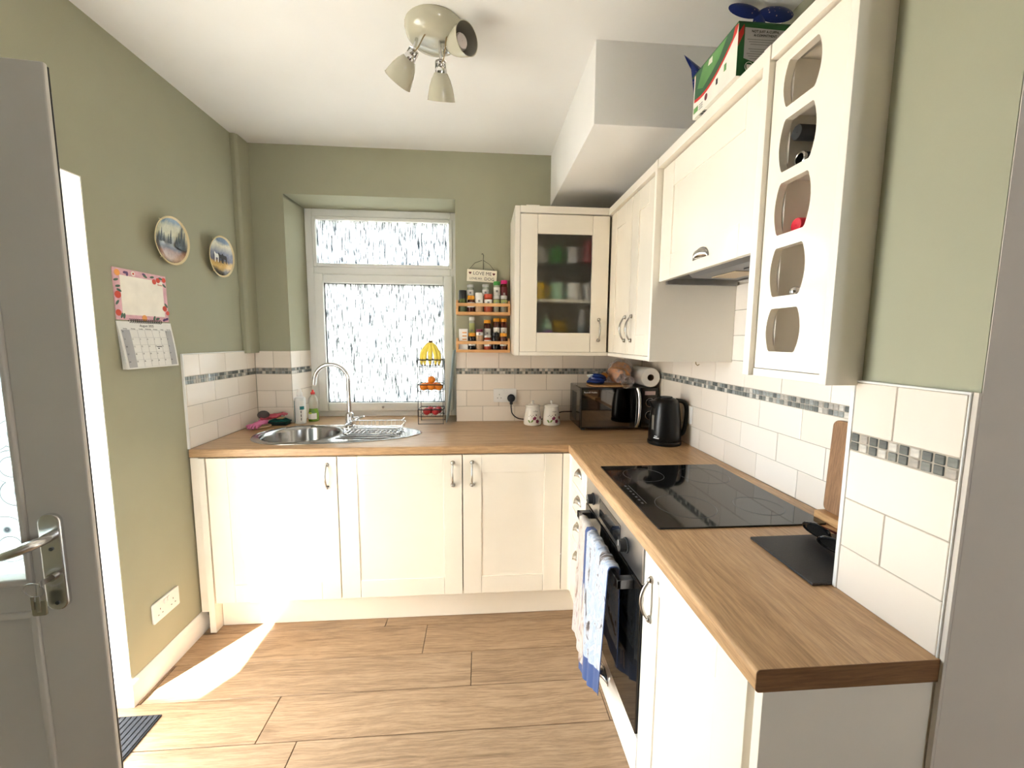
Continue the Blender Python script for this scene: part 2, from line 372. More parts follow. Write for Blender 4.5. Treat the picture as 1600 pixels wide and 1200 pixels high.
# left wall; local u = y, outward = +x
f_l = frame((0, 0, 0), (0, 1, 0), (1, 0, 0))
grout(wl, f_l, -.5975, 0, ZR[0], ZR[5])
A, B_ = seq(-.2892, -1, 0), seq(-.186, -1, 0)
for z0, z1, j in ((ZR[4], ZR[5], A), (ZR[2], ZR[3], B_), (ZR[1], ZR[2], A), (ZR[0], ZR[1], B_)): lay(wl, f_l, -.5975, 0, z0, z1, j)
mosaic(wl, f_l, -.5975, 0, lambda u: False)
MB().box(-.008, .0015, -.6045, -.5978, H, ZR[5]+.003).box(-.008, .0015, -.6, 0, ZR[5], ZR[5]+.004).build('edge_trim', M['white_plastic'], wl, bevel=.001, label='white plastic tile edging')
# right wall; outward = -x
f_r = frame((W, 0, 0), (0, 1, 0), (-1, 0, 0))
grout(wr, f_r, YN1, 0, ZR[0], 1.70)
A, B_ = seq(-.9324, -2, 0), seq(-1.0335, -2, 0)
for z0, z1, j in ((ZR[4], ZR[5], B_), (ZR[2], ZR[3], A), (ZR[1], ZR[2], B_), (ZR[0], ZR[1], A)): lay(wr, f_r, YN1, 0, z0, z1, j)
for k, j in enumerate((A, B_, A)): lay(wr, f_r, -1.57, -.93, ZR[5]+.102*k, ZR[5]+.102*(k+1), j)
mosaic(wr, f_r, YN1, 0, lambda u: u < -1.1)
# pier
f_e = frame((XN, 0, 0), (0, 1, 0), (-1, 0, 0))
grout(we, f_e, -2.003, YN1+.006, ZR[0], ZR[5])
for z0, z1, j in ((ZR[4], ZR[5], [-1.894]), (ZR[2], ZR[3], []), (ZR[1], ZR[2], [-1.896]), (ZR[0], ZR[1], [])): lay(we, f_e, -2.003, YN1+.004, z0, z1, j)
mosaic(we, f_e, -2.0025, YN1+.004, lambda u: True)
MB().box(XN-.0015, XN+.008, YN1+.004, YN1+.013, H, ZR[5]+.004).build('edge_trim', M['white_plastic'], we, bevel=.0015, label='white plastic tile edging')
MB().box(XN-.0005, XN+.008, -2.0058, -2.0034, H, ZR[5]+.003).box(XN-.001, XN+.008, -2.0065, YN1+.01, ZR[5], ZR[5]+.004).build('edge_trim', M['white_plastic'], we, bevel=.001)

# ---------------------------------------------------------------- window
def pane_mat():
    m, nt, b = new_mat('obscured_window_glass'); out = nt.nodes['Material Output']; nt.nodes.remove(b)
    v = coords(nt, (60, 1, 4.5)); f = noise(nt, v, 3.2, 4, .65)
    tr = N(nt, 'ShaderNodeBsdfTransparent'); tl = N(nt, 'ShaderNodeBsdfTranslucent'); gl = N(nt, 'ShaderNodeBsdfGlossy')
    nt.links.new(ramp(nt, f, [(.40, (.04, .045, .05, 1)), (.48, (.28, .29, .29, 1)), (.63, (.88, .88, .86, 1))]), tl.inputs[0]); gl.inputs['Roughness'].default_value = .15
    nt.links.new(ramp(nt, f, [(.38, (.10, .115, .13, 1)), (.5, (.45, .46, .46, 1)), (.64, (.85, .85, .85, 1))]), tr.inputs[0])
    bp = N(nt, 'ShaderNodeBump'); bp.inputs['Strength'].default_value = .5; bp.inputs['Distance'].default_value = .004; nt.links.new(f, bp.inputs['Height']); nt.links.new(bp.outputs[0], gl.inputs['Normal'])
    m1 = N(nt, 'ShaderNodeMixShader'); nt.links.new(ramp(nt, f, [(.4, (.6, .6, .6, 1)), (.62, (.8, .8, .8, 1))]), m1.inputs[0]); nt.links.new(tr.outputs[0], m1.inputs[1]); nt.links.new(tl.outputs[0], m1.inputs[2])
    m2 = N(nt, 'ShaderNodeMixShader'); m2.inputs[0].default_value = .05; nt.links.new(m1.outputs[0], m2.inputs[1]); nt.links.new(gl.outputs[0], m2.inputs[2])
    nt.links.new(m2.outputs[0], out.inputs[0]); return m
M['pane'] = pane_mat()
wn = thing('window_1', (.715, .25, .91), 'white framed kitchen window with rain patterned glass', **S)
def ring_frame(x0, x1, z0, z1, t, y0, y1, name, par, mat='upvc', bevel=.004, tb=None):
    tb = tb or t
    MB().box(x0, x0+t, y0, y1, z0, z1).box(x1-t, x1, y0, y1, z0, z1).box(x0+t, x1-t, y0, y1, z1-t, z1).box(x0+t, x1-t, y0, y1, z0, z0+tb).build(name, M[mat], par, bevel=bevel)
ring_frame(.236, 1.197, .905, 2.243, .045, .215, .285, 'outer_frame', wn)
MB().box(.281, 1.152, .218, .285, 1.835, 1.885).build('transom', M['upvc'], wn, bevel=.004)
ring_frame(.284, 1.165, 1.884, 2.196, .022, .205, .27, 'top_sash', wn)
ring_frame(.284, 1.165, .945, 1.838, .058, .195, .27, 'opening_sash', wn, bevel=.008)
ring_frame(.340, 1.109, 1.001, 1.782, .005, .212, .232, 'glazing_gasket', wn, 'gasket', bevel=0)
MB().box(.304, 1.146, .225, .231, 1.904, 2.176).build('pane', M['pane'], wn, label='obscured top glass')
MB().box(.343, 1.106, .222, .228, 1.004, 1.779).build('pane', M['pane'], wn, label='obscured lower glass')
MB().cyl((.70, .194, .972), (.70, .188, .972), .008).build('screw_cap', M['nickel'], wn)
# ---------------------------------------------------------------- outside
M['patio'] = pm('pale_concrete_paving', srgb(205, 196, 182), .9, var=.12, scale=4, bmp=.2)
MB().box(-12, 12, .34, 14, -.14, -.04).box(-12, -.26, -14, .34, -.14, -.04).box(-.26, 12, -14, -5.2, -.14, -.04).build('ground', M['patio'], label='pale paved yard outside', **S)
M['fence'] = wood('sunlit_fence_wood', srgb(88, 82, 44), srgb(112, 104, 60), srgb(130, 120, 76), 'z', .8, 1.2, False)
fe = thing('garden_fence', (.8, 2.6, -.04), 'yellowish timber garden fence beyond the kitchen window', 'fence')
bd = MB().box(0, .145, 0, .02, 0, 1.75).mesh('board', M['fence'], bevel=.004, seg=1, smooth=0)
for k in range(30): inst('board', bd, (-1.45+.15*k, 2.6+.012*(k % 2), -.04), fe)
MB().box(-1.45, 3.05, 2.63, 2.68, .4, .5).box(-1.45, 3.05, 2.63, 2.68, 1.4, 1.5).build('rail', M['fence'], fe)
MB().cyl((.36, 1.3, -.04), (.36, 1.3, 1.62), .035).box(.31, .41, 1.25, 1.35, -.04, 0).box(.32, .40, 1.26, 1.34, 1.6, 1.66).build('washing_line_post', simple('post_white', srgb(200, 206, 214), .4), label='white post standing outside the kitchen window', cat='post')
ub = thing('storage_bin', (.62, 1.2, -.04), 'white lidded storage bin outside the kitchen window', 'bin')
MB().box(.44, .84, 1.0, 1.4, -.04, .86).build('body', M['upvc'], ub, bevel=.02); MB().box(.42, .86, .98, 1.42, .87, .95).build('lid', M['upvc'], ub, bevel=.02)
MB().box(-8, -.45, -5.0, -3.5, -.04, 5.36).build('added_sun_blocker', pm('pale_blocker_finish', srgb(190, 178, 164), .9, var=.1), label='tall unseen block added to hold back sun and sky at the back door', cat='light blocker')  # unseen block, added to trim the floor sun patch and dim the doorway
nh = thing('neighbouring_house', (2, 9, 0), 'pale rendered house seen blurred beyond the fence', 'house')
M['render_wall'] = pm('pale_render', srgb(118, 122, 130), .9, var=.05); M['roof'] = pm('slate_roof', srgb(92, 95, 104), .8, var=.15)
MB().box(-3.5, 6, 9, 12, -.04, 3.4).build('wall', M['render_wall'], nh); MB().prism([(8.7, 3.35), (12.3, 3.35), (10.5, 5.0)], -3.8, 6.3, 'x').build('roof', M['roof'], nh)

# ---------------------------------------------------------------- back door (open inwards)
a6 = radians(6); DL = .75
hinge = Vector((.52, -1.668, 0))-Vector((cos(a6), sin(a6), 0))*DL
FD = frame(hinge, (cos(a6), sin(a6), 0), (sin(a6), -cos(a6), 0))
dr = thing('door_1', hinge, 'grey white plastic back door standing open with patterned glass', **S)
mb = MB()
for (a, b, z0, z1) in ((0, .12, .03, 1.947), (DL-.116, DL, .03, 1.947), (.12, DL-.116, 1.82, 1.947), (.12, DL-.116, .845, .905), (.12, DL-.116, .03, .16)): mb.box(a, b, -.010, 0, z0, z1)
for (a, b, z0, z1) in ((.02, .115, .05, 1.915), (DL-.12, DL-.020, .05, 1.915), (.1, DL-.1, 1.83, 1.915), (.1, DL-.1, .83, .915), (.1, DL-.1, .05, .15)): mb.box(a, b, -.042, -.010, z0, z1)
lf = mb.xf(FD).build('leaf', M['door_upvc'], dr, bevel=.003)
MB().box(.12, DL-.116, -.038, -.014, .16, .845).xf(FD).build('lower_panel', M['door_upvc'], lf)
mo = MB()
for (u0, u1, z0, z1) in ((.12, DL-.116, .16, .845),): 
    for (a, b, c, d) in ((u0, u0+.014, z0, z1), (u1-.014, u1, z0, z1), (u0, u1, z1-.014, z1), (u0, u1, z0, z0+.014)): mo.box(a, b, -.02, .004, c, d)
mo.xf(FD).build('panel_moulding', M['door_upvc'], lf, bevel=.004, seg=3)
bd_ = MB(); u0, u1, z0, z1 = .12, DL-.116, .905, 1.82
for (a, b, c, d) in ((u0, u0+.012, z0, z1), (u1-.012, u1, z0, z1), (u0, u1, z1-.014, z1), (u0, u1, z0, z0+.016)): bd_.box(a, b, -.03, .006, c, d)
bd_.xf(FD).build('glazing_bead', M['door_upvc'], lf, bevel=.005, seg=3)
def swirl_mat():
    m, nt, b = new_mat('swirl_patterned_glass'); out = nt.nodes['Material Output']; nt.nodes.remove(b)
    v = coords(nt, (1, 1, 1)); vo = N(nt, 'ShaderNodeTexVoronoi'); vo.inputs['Scale'].default_value = 15; vo.inputs['Randomness'].default_value = .8; nt.links.new(v, vo.inputs['Vector'])
    L = ramp(nt, vo.outputs['Distance'], [(0, (1, 1, 1, 1)), (.29, (1, 1, 1, 1)), (.325, (.05, .05, .06, 1)), (.36, (1, 1, 1, 1)), (.5, (1, 1, 1, 1)), (.53, (.08, .08, .09, 1)), (.56, (1, 1, 1, 1))])
    tr = N(nt, 'ShaderNodeBsdfTransparent'); tl = N(nt, 'ShaderNodeBsdfTranslucent')
    c = mix_rgb(nt, 1, L, (.62, .69, .70, 1), 'MULTIPLY'); nt.links.new(c, tl.inputs[0]); nt.links.new(c, tr.inputs[0])
    mx = N(nt, 'ShaderNodeMixShader'); mx.inputs[0].default_value = .75; nt.links.new(tr.outputs[0], mx.inputs[1]); nt.links.new(tl.outputs[0], mx.inputs[2]); nt.links.new(mx.outputs[0], out.inputs[0]); return m
M['swirl'] = swirl_mat()
MB().box(.128, DL-.124, -.03, -.022, .913, 1.812).xf(FD).build('pane', M['swirl'], lf, label='swirl patterned obscured glass')
MB().box(DL-.02, DL-.001, -.0135, -.0102, .035, 1.943).box(DL-.022, DL-.0185, -.024, -.021, .05, 1.915).xf(FD).build('edge_gasket', M['gasket'], dr)
MB().box(DL-.0215, DL-.0190, -.037, -.029, .06, 1.905).xf(FD).build('lock_strip', M['steel'], dr)
# handle set
hp = MB().prism(rrect(DL-.092, DL-.052, .848, 1.06, .018), -.002, .010, 'y').xf(FD).build('handle_plate', M['door_chrome'], dr, bevel=.003, label='satin chrome lever handle plate')
pts = [(DL-.071, .008, 1.012), (DL-.071, .035, 1.012), (DL-.076, .048, 1.011), (DL-.09, .054, 1.006), (DL-.115, .055, .998), (DL-.15, .054, .994), (DL-.19, .052, .994), (DL-.205, .045, .994)]
MB().tube([FD @ Vector(p) for p in pts], [.010, .010, .0105, .0105, .010, .009, .0085, .007], 14).build('lever', M['door_chrome'], hp)
mb = MB()
for z in (.985, .865): mb.cyl(FD @ Vector((DL-.071, .009, z)), FD @ Vector((DL-.071, .0115, z)), .004)
mb.build('screw', M['dark_steel'], hp)
MB().cyl(FD @ Vector((DL-.074, .006, .924)), FD @ Vector((DL-.074, .016, .924)), .0085).box(0, 0, 0, 0, 0, 0).build('lock_cylinder', M['nickel'], hp)
kr = thing('key_bunch', FD @ Vector((DL-.076, .02, .92)), 'bunch of keys hanging from the back door lock', 'keys')
MB().box(DL-.0755, DL-.0735, .0165, .040, .918, .930).xf(FD).build('key', M['nickel'], kr, bevel=.0005)
MB().tube([FD @ Vector((DL-.090+.017*cos(t), .034+.004*sin(t), .910+.017*sin(t))) for t in [2*pi*k/28 for k in range(28)]], .0011, 6, True).build('split_ring', M['steel'], kr)
MB().prism(rrect(DL-.100, DL-.074, .852, .884, .004), .028, .032, 'y').xf(FD).build('fob', simple('olive_fob', srgb(150, 145, 120), .4), kr, bevel=.001)
MB().box(DL-.098, DL-.092, .033, .0345, .868, .896).box(DL-.088, DL-.081, .0335, .035, .862, .896).xf(FD).build('key', M['nickel'], kr, bevel=.0005)
# door frame inside the doorway
MB().box(-.25, -.19, -1.06, -1.0045, .012, 1.965).box(-.25, -.19, -1.7755, -1.76, .012, 1.965).box(-.25, -.19, -1.7755, -1.0045, 1.90, 1.965).build('door_frame', M['upvc'], dr, bevel=.003)

# ================================================================== FITTED KITCHEN
def bow_handle(fr, u, z, L, parent, label=None):
    """bowed bar handle standing upright on a door; fr maps (u, out, z)"""
    m = MB(); h = L/2
    m.tube([fr @ Vector((u, .004+.024*sin(pi*t)**.7, z-h+L*t)) for t in [k/16 for k in range(17)]], [.0042+.0012*sin(pi*k/16) for k in range(17)], 10)
    for s_ in (-h, h):
        m.ball(fr @ Vector((u, .004, z+s_)), .0085, 12, 8)
        m.cyl(fr @ Vector((u, 0, z+s_)), fr @ Vector((u, .003, z+s_)), .0105, n=14)
    return m.build('handle', M['nickel'], parent, label=label)
def cup_pull(fr, u, z, parent):
    def f(s_, t):
        a = pi*s_; b = (pi/2)*t
        return fr @ Vector((u-.043*cos(a)*cos(b*.98), .002+.024*sin(b)*sin(a)**.6, z+.030*sin(a)*cos(b*.98)))
    m = MB().grid(f, 20, 8)
    m.tube([fr @ Vector((u-.045*cos(pi*k/20), .002, z+.032*sin(pi*k/20))) for k in range(21)], .0025, 6)
    return m.build('cup_pull', M['nickel'], parent, solid=.0015)
def shaker(parent, fr, u0, u1, z0, z1, st=.09, rl=.09, th=.020, name='door', mat='cream', rec=.005):
    """framed door: recessed panel plus two stiles and two rails; fr: (u, out, z) with out = 0 at the back of the door"""
    d = MB().box(u0+st-.008, u1-st+.008, .002, th-rec, z0+rl-.008, z1-rl+.008).xf(fr).build(name, M[mat], parent)
    for a, b in ((u0, u0+st), (u1-st, u1)): MB().box(a, b, 0, th, z0, z1).xf(fr).build('stile', M[mat], d, bevel=.0016)
    for a, b in ((z0, z0+rl), (z1-rl, z1)): MB().box(u0+st+.0006, u1-st-.0006, 0, th-.0004, a, b).xf(fr).build('rail', M[mat], d, bevel=.0016)
    return d
# ---- base run under the window
FB = frame((0, -.597, 0), (1, 0, 0), (0, -1, 0))       # doors of this run, back of door at y = -.597
def base_unit(x0, x1, label, hx, first=False):
    t = thing('base_cabinet', ((x0+x1)/2, -.3, .15), label, 'cabinet')
    MB().box(x0, x0+.018, -.592, -.02, .15, .868).box(x1-.018, x1, -.592, -.02, .15, .868).box(x0+.018, x1-.018, -.592, -.02, .15, .168).box(x0+.018, x1-.018, -.03, -.02, .168, .868).box(x0+.018, x1-.018, -.592, -.572, .83, .868).build('carcass', M['carcass'], t)
    d = shaker(t, FB, x0+.0015, x1-.0015, .15, .868)
    bow_handle(frame((0, -.617, 0), (1, 0, 0), (0, -1, 0)), hx, .775, .112, d, 'satin nickel bow handle')
    return t
base_unit(.0739, .6645, 'ivory shaker cupboard below the sink bowl beside the green wall', .6645-.046)
base_unit(.6665, 1.2585, 'ivory shaker cupboard below the fruit stand, handle on its right stile', 1.2585-.046)
base_unit(1.2605, 1.7546, 'ivory shaker cupboard at the inner corner, handle on its left stile', 1.2605+.046)
MB().box(.041, .070, -.620, -.01, .002, .869).build('end_panel', M['cream_side'], bevel=.001, label='ivory end panel of the sink run by the green wall', cat='panel')
MB().box(.0, .040, -.606, -.59, .102, .869).build('filler_strip', M['cream_side'], bevel=.001, label='narrow ivory filler strip between end panel and green wall', cat='panel')
MB().box(.0715, 1.845, -.5675, -.552, .002, .149).build('plinth', M['cream'], bevel=.001, label='long ivory plinth under the window run of cupboards', cat='plinth')
MB().prism([(1.757, -.617), (1.790, -.617), (1.80, -.627), (1.80, -.640), (1.818, -.640), (1.818, -.598), (1.757, -.598)], .15, .868).build('corner_post', M['cream'], bevel=.001, label='ivory corner post between the two base runs', cat='panel')
# ---- base run under the hob
FR_ = frame((1.82, 0, 0), (0, 1, 0), (-1, 0, 0))       # back of door x = 1.82, face x = 1.80
FRf = frame((1.80, 0, 0), (0, 1, 0), (-1, 0, 0))
t = thing('drawer_unit', (2.1, -.78, .15), 'ivory four drawer unit beside the oven', 'drawers')
MB().box(1.825, 2.36, -.917, -.899, .15, .868).box(1.825, 2.36, -.66, -.642, .15, .868).box(1.825, 2.36, -.899, -.66, .15, .168).box(2.34, 2.36, -.899, -.66, .168, .868).build('carcass', M['carcass'], t)
for z0, z1 in ((.742, .868), (.612, .739), (.468, .609), (.15, .465)):
    d = MB().box(-.916, -.642, 0, .02, z0, z1).xf(FR_).build('drawer', M['cream'], t, bevel=.002)
    MB().box(-.868, -.690, .0195, .0205, z0+.03, z1-.03).xf(FR_).build('field', M['cream'], d, bevel=.0004)
    cup_pull(FRf, -.779, z1-.062 if z1 > .47 else .405, d)
t = thing('oven_housing', (2.1, -1.226, .15), 'ivory oven housing with a shallow drawer under the oven', 'cabinet')
MB().box(1.825, 2.36, -.937, -.919, .15, .868).box(1.825, 2.36, -1.529, -1.511, .15, .868).box(1.825, 2.36, -1.511, -.937, .15, .168).box(1.825, 2.36, -1.511, -.937, .265, .28).build('carcass', M['carcass'], t)
d = MB().box(-1.528, -.920, 0, .02, .15, .272).xf(FR_).build('drawer', M['cream'], t, bevel=.002)
MB().box(-1.44, -1.01, .0195, .0205, .175, .247).xf(FR_).build('field', M['cream'], d, bevel=.0004)
cup_pull(FRf, -1.225, .205, d)
# oven
ov = thing('built_in_oven', (2.05, -1.226, .285), 'built in electric oven with steel control panel and black glass door', 'oven')
MB().box(1.815, 2.33, -1.508, -.940, .285, .86).build('body', M['dark_steel'], ov)
cp = MB().box(-1.527, -.922, -.012, .004, .748, .866).xf(FRf).build('control_panel', M['steel'], ov, bevel=.002)
MB().box(-1.345, -1.115, .004, .0055, .766, .836).xf(FRf).build('display', M['black_glass'], cp, bevel=.0008)
for y in (-1.03, -1.40):
    k = MB().cyl(FRf @ Vector((y, .004, .800)), FRf @ Vector((y, .009, .800)), .024, n=28).cyl(FRf @ Vector((y, .009, .800)), FRf @ Vector((y, .030, .800)), .020, .018, 28).build('knob', M['black_matt'], cp, bevel=.0015)
    MB().box(y-.0012, y+.0012, .030, .0308, .800, .817).xf(FRf).build('pointer', M['white_plastic'], k)
od = MB().box(-1.526, -.923, -.012, .006, .285, .742).xf(FRf).build('oven_door', M['black_glass'], ov, bevel=.003)
oh = MB()
oh.box(-1.475, -.975, .043, .056, .704, .732)
for a, b in ((-1.475, -1.447), (-1.003, -.975)): oh.box(a, b, .006, .056, .704, .732)
oh.xf(FRf).build('handle', M['dark_steel'], od, bevel=.002, label='dark steel bar handle')
# right cupboard
t = thing('base_cabinet', (2.1, -1.755, .15), 'ivory shaker cupboard between the oven and the worktop end', 'cabinet')
MB().box(1.825, 2.36, -1.549, -1.531, .15, .868).box(1.825, 2.36, -1.984, -1.966, .15, .868).box(1.825, 2.36, -1.966, -1.549, .15, .168).box(2.34, 2.36, -1.966, -1.549, .168, .868).build('carcass', M['carcass'], t)
d = shaker(t, FR_, -1.967, -1.532, .15, .868)
bow_handle(FRf, -1.532-.050, .742, .112, d, 'satin nickel bow handle')
MB().cyl(FRf @ Vector((-1.618, 0, .812)), FRf @ Vector((-1.618, .002, .812)), .004).build('door_bumper', M['grey_ink'], d)
MB().box(1.800, 2.36, -2.004, -1.9855, .002, .869).build('end_panel', M['cream_side'], bevel=.001, label='ivory end panel closing the hob run below the worktop end', cat='panel')
MB().box(1.845, 1.86, -1.984, -.5685, .002, .149).build('plinth', M['cream'], bevel=.001, label='long ivory plinth under the oven and drawers', cat='plinth')
def holed(y0, y1, z0, z1, hole, x0, x1):
    cy = sum(p[0] for p in hole)/len(hole); cz = sum(p[1] for p in hole)/len(hole); outer = []
    cors = [(y0, z0), (y1, z0), (y1, z1), (y0, z1)]
    for (y, z) in hole:
        dy, dz = y-cy, z-cz; k = min([((y1-cy)/dy if dy > 0 else (y0-cy)/dy) if abs(dy) > 1e-9 else 1e9, ((z1-cz)/dz if dz > 0 else (z0-cz)/dz) if abs(dz) > 1e-9 else 1e9])
        outer.append([cy+dy*k, cz+dz*k])
    for c in cors:              # snap the nearest ray to each corner
        i = min(range(len(outer)), key=lambda j: (outer[j][0]-c[0])**2+(outer[j][1]-c[1])**2); outer[i] = list(c)
    R = [[(x0, *p) for p in outer], [(x0, *p) for p in hole], [(x1, *p) for p in hole], [(x1, *p) for p in outer]]
    m = MB().loft(R+[R[0]], cap=False); return m
# ---- worktop
wt = thing('worktop', (1.2, -.3, .87), 'oak effect laminate worktop running round the corner', 'worktop')
ZT, ZB = .910, .8705
def nose(c): return [(c-.002, ZB), (c-.010+.0, ZB+.002)]
mb = MB()                       # window run, square holes for the sink
def nose_prof(front, back):     # profile in (y, z) with rounded front edges
    r = .007; p = [(back, ZB)]
    p += [(front+r-r*sin(a), ZB+r-r*cos(a)) for a in [pi/2*k/4 for k in range(5)]]
    p += [(front+r-r*cos(a), ZT-r+r*sin(a)) for a in [pi/2*k/4 for k in range(5)]]
    return p+[(back, ZT)]
mb.prism(nose_prof(YF, -.55), 0.001, XF, 'x')
mb.prism([(XF, YF), (XF, -.55), (W-.001, -.55), (W-.001, YF)], ZB, ZT)
hole = [(.382+.206*cos(2*pi*k/40), -.315+.206*sin(2*pi*k/40)) for k in range(40)]
h_ = holed(.001, .64, -.55, -.001, hole, ZB, ZT); mb.add([(v[1], v[2], v[0]) for v in h_.v], h_.f)
mb.box(.64, W-.001, -.55, -.001, ZB, ZT)
mb.build('worktop_length', M['top_x'], wt)
mb = MB(); pr = nose_prof(XF, W-.001)
r_ = .004
mb.prism(pr, YF-.0008, YE, 'y'); 
o = mb.build('worktop_length', M['top_y'], wt)
M['top_end'] = wood('oak_end_strip', srgb(96, 66, 40), srgb(128, 92, 60), srgb(146, 108, 74), 'x', .4, 1.6, False)
MB().prism([(a+(.0004 if a < 2 else 0), b) for a, b in pr], YE-.0012, YE-.0001, 'y').build('end_strip', M['top_end'], wt, label='darker oak end strip')
# pier eats into the far side: worktop passes in front of it
mb = MB().box(WX0+.03, WX1-.001, -.0005, .213, ZB, ZT).prism([(WX0+.004, -.0005), (WX0+.03, -.0005), (WX0+.03, .20)], ZB, ZT)
mb.build('trim_3', M['top_x'], label='oak effect window board level with the worktop', **S)
# ---- sink
sk = thing('kitchen_sink', (.55, -.3, .91), 'round bowl stainless steel inset sink with drainer', 'sink')
bc = Vector((.382, -.315))
def outline(a):                 # teardrop outline as a function of angle round the bowl centre
    c, s_ = cos(a), sin(a)
    if c <= 0: return bc+Vector((c*.237, s_*.226))
    ex = .640*c; 
    return bc+Vector((.640*abs(c)**.92, (s_*.226)*(1 - .0*c)))
n = 96; rings = []
angs = [2*pi*k/n for k in range(n)]
def pt(v, z): return (v.x, v.y, z)
brim = lambda a, r: bc+Vector((cos(a), sin(a)))*r
def toward(a, f):               # between bowl rim and outline
    return brim(a, .198)*(1-f)+outline(a)*f
rings = [[pt(bc+(outline(a)-bc)*1.004, .9102) for a in angs], [pt(bc+(outline(a)-bc)*.998, .9135) for a in angs], [pt(bc+(outline(a)-bc)*.985, .9145) for a in angs],
         [pt(toward(a, .90), .9125) for a in angs], [pt(toward(a, .5), .912) for a in angs], [pt(toward(a, .08), .912) for a in angs], [pt(brim(a, .198), .9145) for a in angs],
         [pt(brim(a, .192), .910) for a in angs], [pt(brim(a, .187), .895) for a in angs], [pt(brim(a, .180), .80) for a in angs], [pt(brim(a, .165), .775) for a in angs], [pt(brim(a, .13), .762) for a in angs], [pt(brim(a, .04), .757) for a in angs]]
M['sink_steel'] = pm('sink_stainless', (.42, .42, .42, 1), .16, 1, var=.05, scale=30)
MB().loft(rings, cap=False).build('basin', M['sink_steel'], sk, smooth=60)
MB().lathe([(.001, .7572), (.03, .7575), (.042, .760), (.042, .757)], (bc.x, bc.y, 0), 28).build('waste', M['chrome'], sk)
for k in range(6):
    y = -.43+.046*k; x1 = .93-.9*abs(y+.315)**1.35
    MB().tube([(.60, y, .9115), (.62, y, .9135), (x1-.02, y, .9135), (x1, y, .9115)], .004, 8).build('drainer_rib', M['sink_steel'], sk)
# ---- hob
hb = MB().prism(rrect(1.836, 2.330, -1.530, -.9735, .006), .9105, .9155).build('induction_hob', M['black_glass'], bevel=.001, label='black ceramic glass hob set in the worktop', cat='hob')
M['hob_mark'] = pm('hob_print_grey', (.11, .11, .11, 1), .3)
for x, y, r in ((1.97, -1.09, .075), (2.20, -1.11, .09), (1.985, -1.385, .09), (2.215, -1.40, .07)):
    MB().tube([(x+r*cos(a), y+r*sin(a), .9155) for a in [2*pi*k/64 for k in range(64)]], .0006, 4, True).build('zone_ring', M['hob_mark'], hb)
mb = MB()
for k in range(7): mb.box(1.855, 1.862, -1.20-.025*k, -1.212-.025*k, .9154, .9158)
mb.box(1.87, 1.872, -1.20, -1.36, .9154, .9158).build('touch_controls', M['hob_mark'], hb, smooth=0)

# ================================================================== WALL CABINETS
ZU0, ZU1 = 1.362, 2.088
def glass_mat():
    m, nt, b = new_mat('frosted_cabinet_glass')
    b.inputs['Base Color'].default_value = (.93, .94, .92, 1); b.inputs['Roughness'].default_value = .31; b.inputs['IOR'].default_value = 1.25; b.inputs['Transmission Weight'].default_value = 1
    out = nt.nodes['Material Output']; tr = N(nt, 'ShaderNodeBsdfTransparent'); tr.inputs[0].default_value = (.9, .9, .88, 1)
    mx = N(nt, 'ShaderNodeMixShader'); mx.inputs[0].default_value = .08; nt.links.new(b.outputs[0], mx.inputs[1]); nt.links.new(tr.outputs[0], mx.inputs[2]); nt.links.new(mx.outputs[0], out.inputs[0])
    return m
M['frosted'] = glass_mat()
gc = thing('glazed_wall_cabinet', (1.8, -.16, 1.36), 'ivory wall cabinet with a frosted glass door above the microwave', 'cabinet')
MB().box(1.531, 1.5575, -.341, -.0015, 1.342, 2.128).build('side_panel', M['cream_side'], gc, bevel=.001)
MB().box(1.56, 1.575, -.318, -.0015, ZU0, 2.09).box(2.03, 2.045, -.318, -.0015, ZU0, 2.09).box(1.575, 2.03, -.318, -.0015, ZU0, ZU0+.016).box(1.575, 2.03, -.318, -.0015, 2.074, 2.09).box(1.575, 2.03, -.012, -.0015, ZU0+.016, 2.074).build('carcass', M['carcass'], gc)
MB().box(1.576, 2.029, -.285, -.013, 1.636, 1.652).build('shelf', M['carcass'], gc, bevel=.001)
M['clear'] = pm('clear_shelf_glass', (.9, .95, .93, 1), .05); M['clear'].node_tree.nodes['Principled BSDF'].inputs['Transmission Weight'].default_value = 1
MB().box(1.577, 2.028, -.27, -.013, 1.846, 1.851).build('glass_shelf', M['clear'], gc)
FG = frame((0, -.321, 0), (1, 0, 0), (0, -1, 0)); u0, u1 = 1.560, 2.042; st = .092
d = MB().box(u0+st-.006, u1-st+.006, .007, .011, ZU0+.1, ZU1-.096).xf(FG).build('door', M['frosted'], gc, label='frosted glass door pane')
for a, b in ((u0, u0+st), (u1-st, u1)): MB().box(a, b, 0, .02, ZU0, ZU1).xf(FG).build('stile', M['cream'], d, bevel=.0016)
for a, b in ((ZU0, ZU0+.104), (ZU1-.100, ZU1)): MB().box(u0+st+.0006, u1-st-.0006, 0, .0196, a, b).xf(FG).build('rail', M['cream'], d, bevel=.0016)
bow_handle(frame((0, -.341, 0), (1, 0, 0), (0, -1, 0)), u1-.046, 1.483, .112, d, 'satin nickel bow handle')
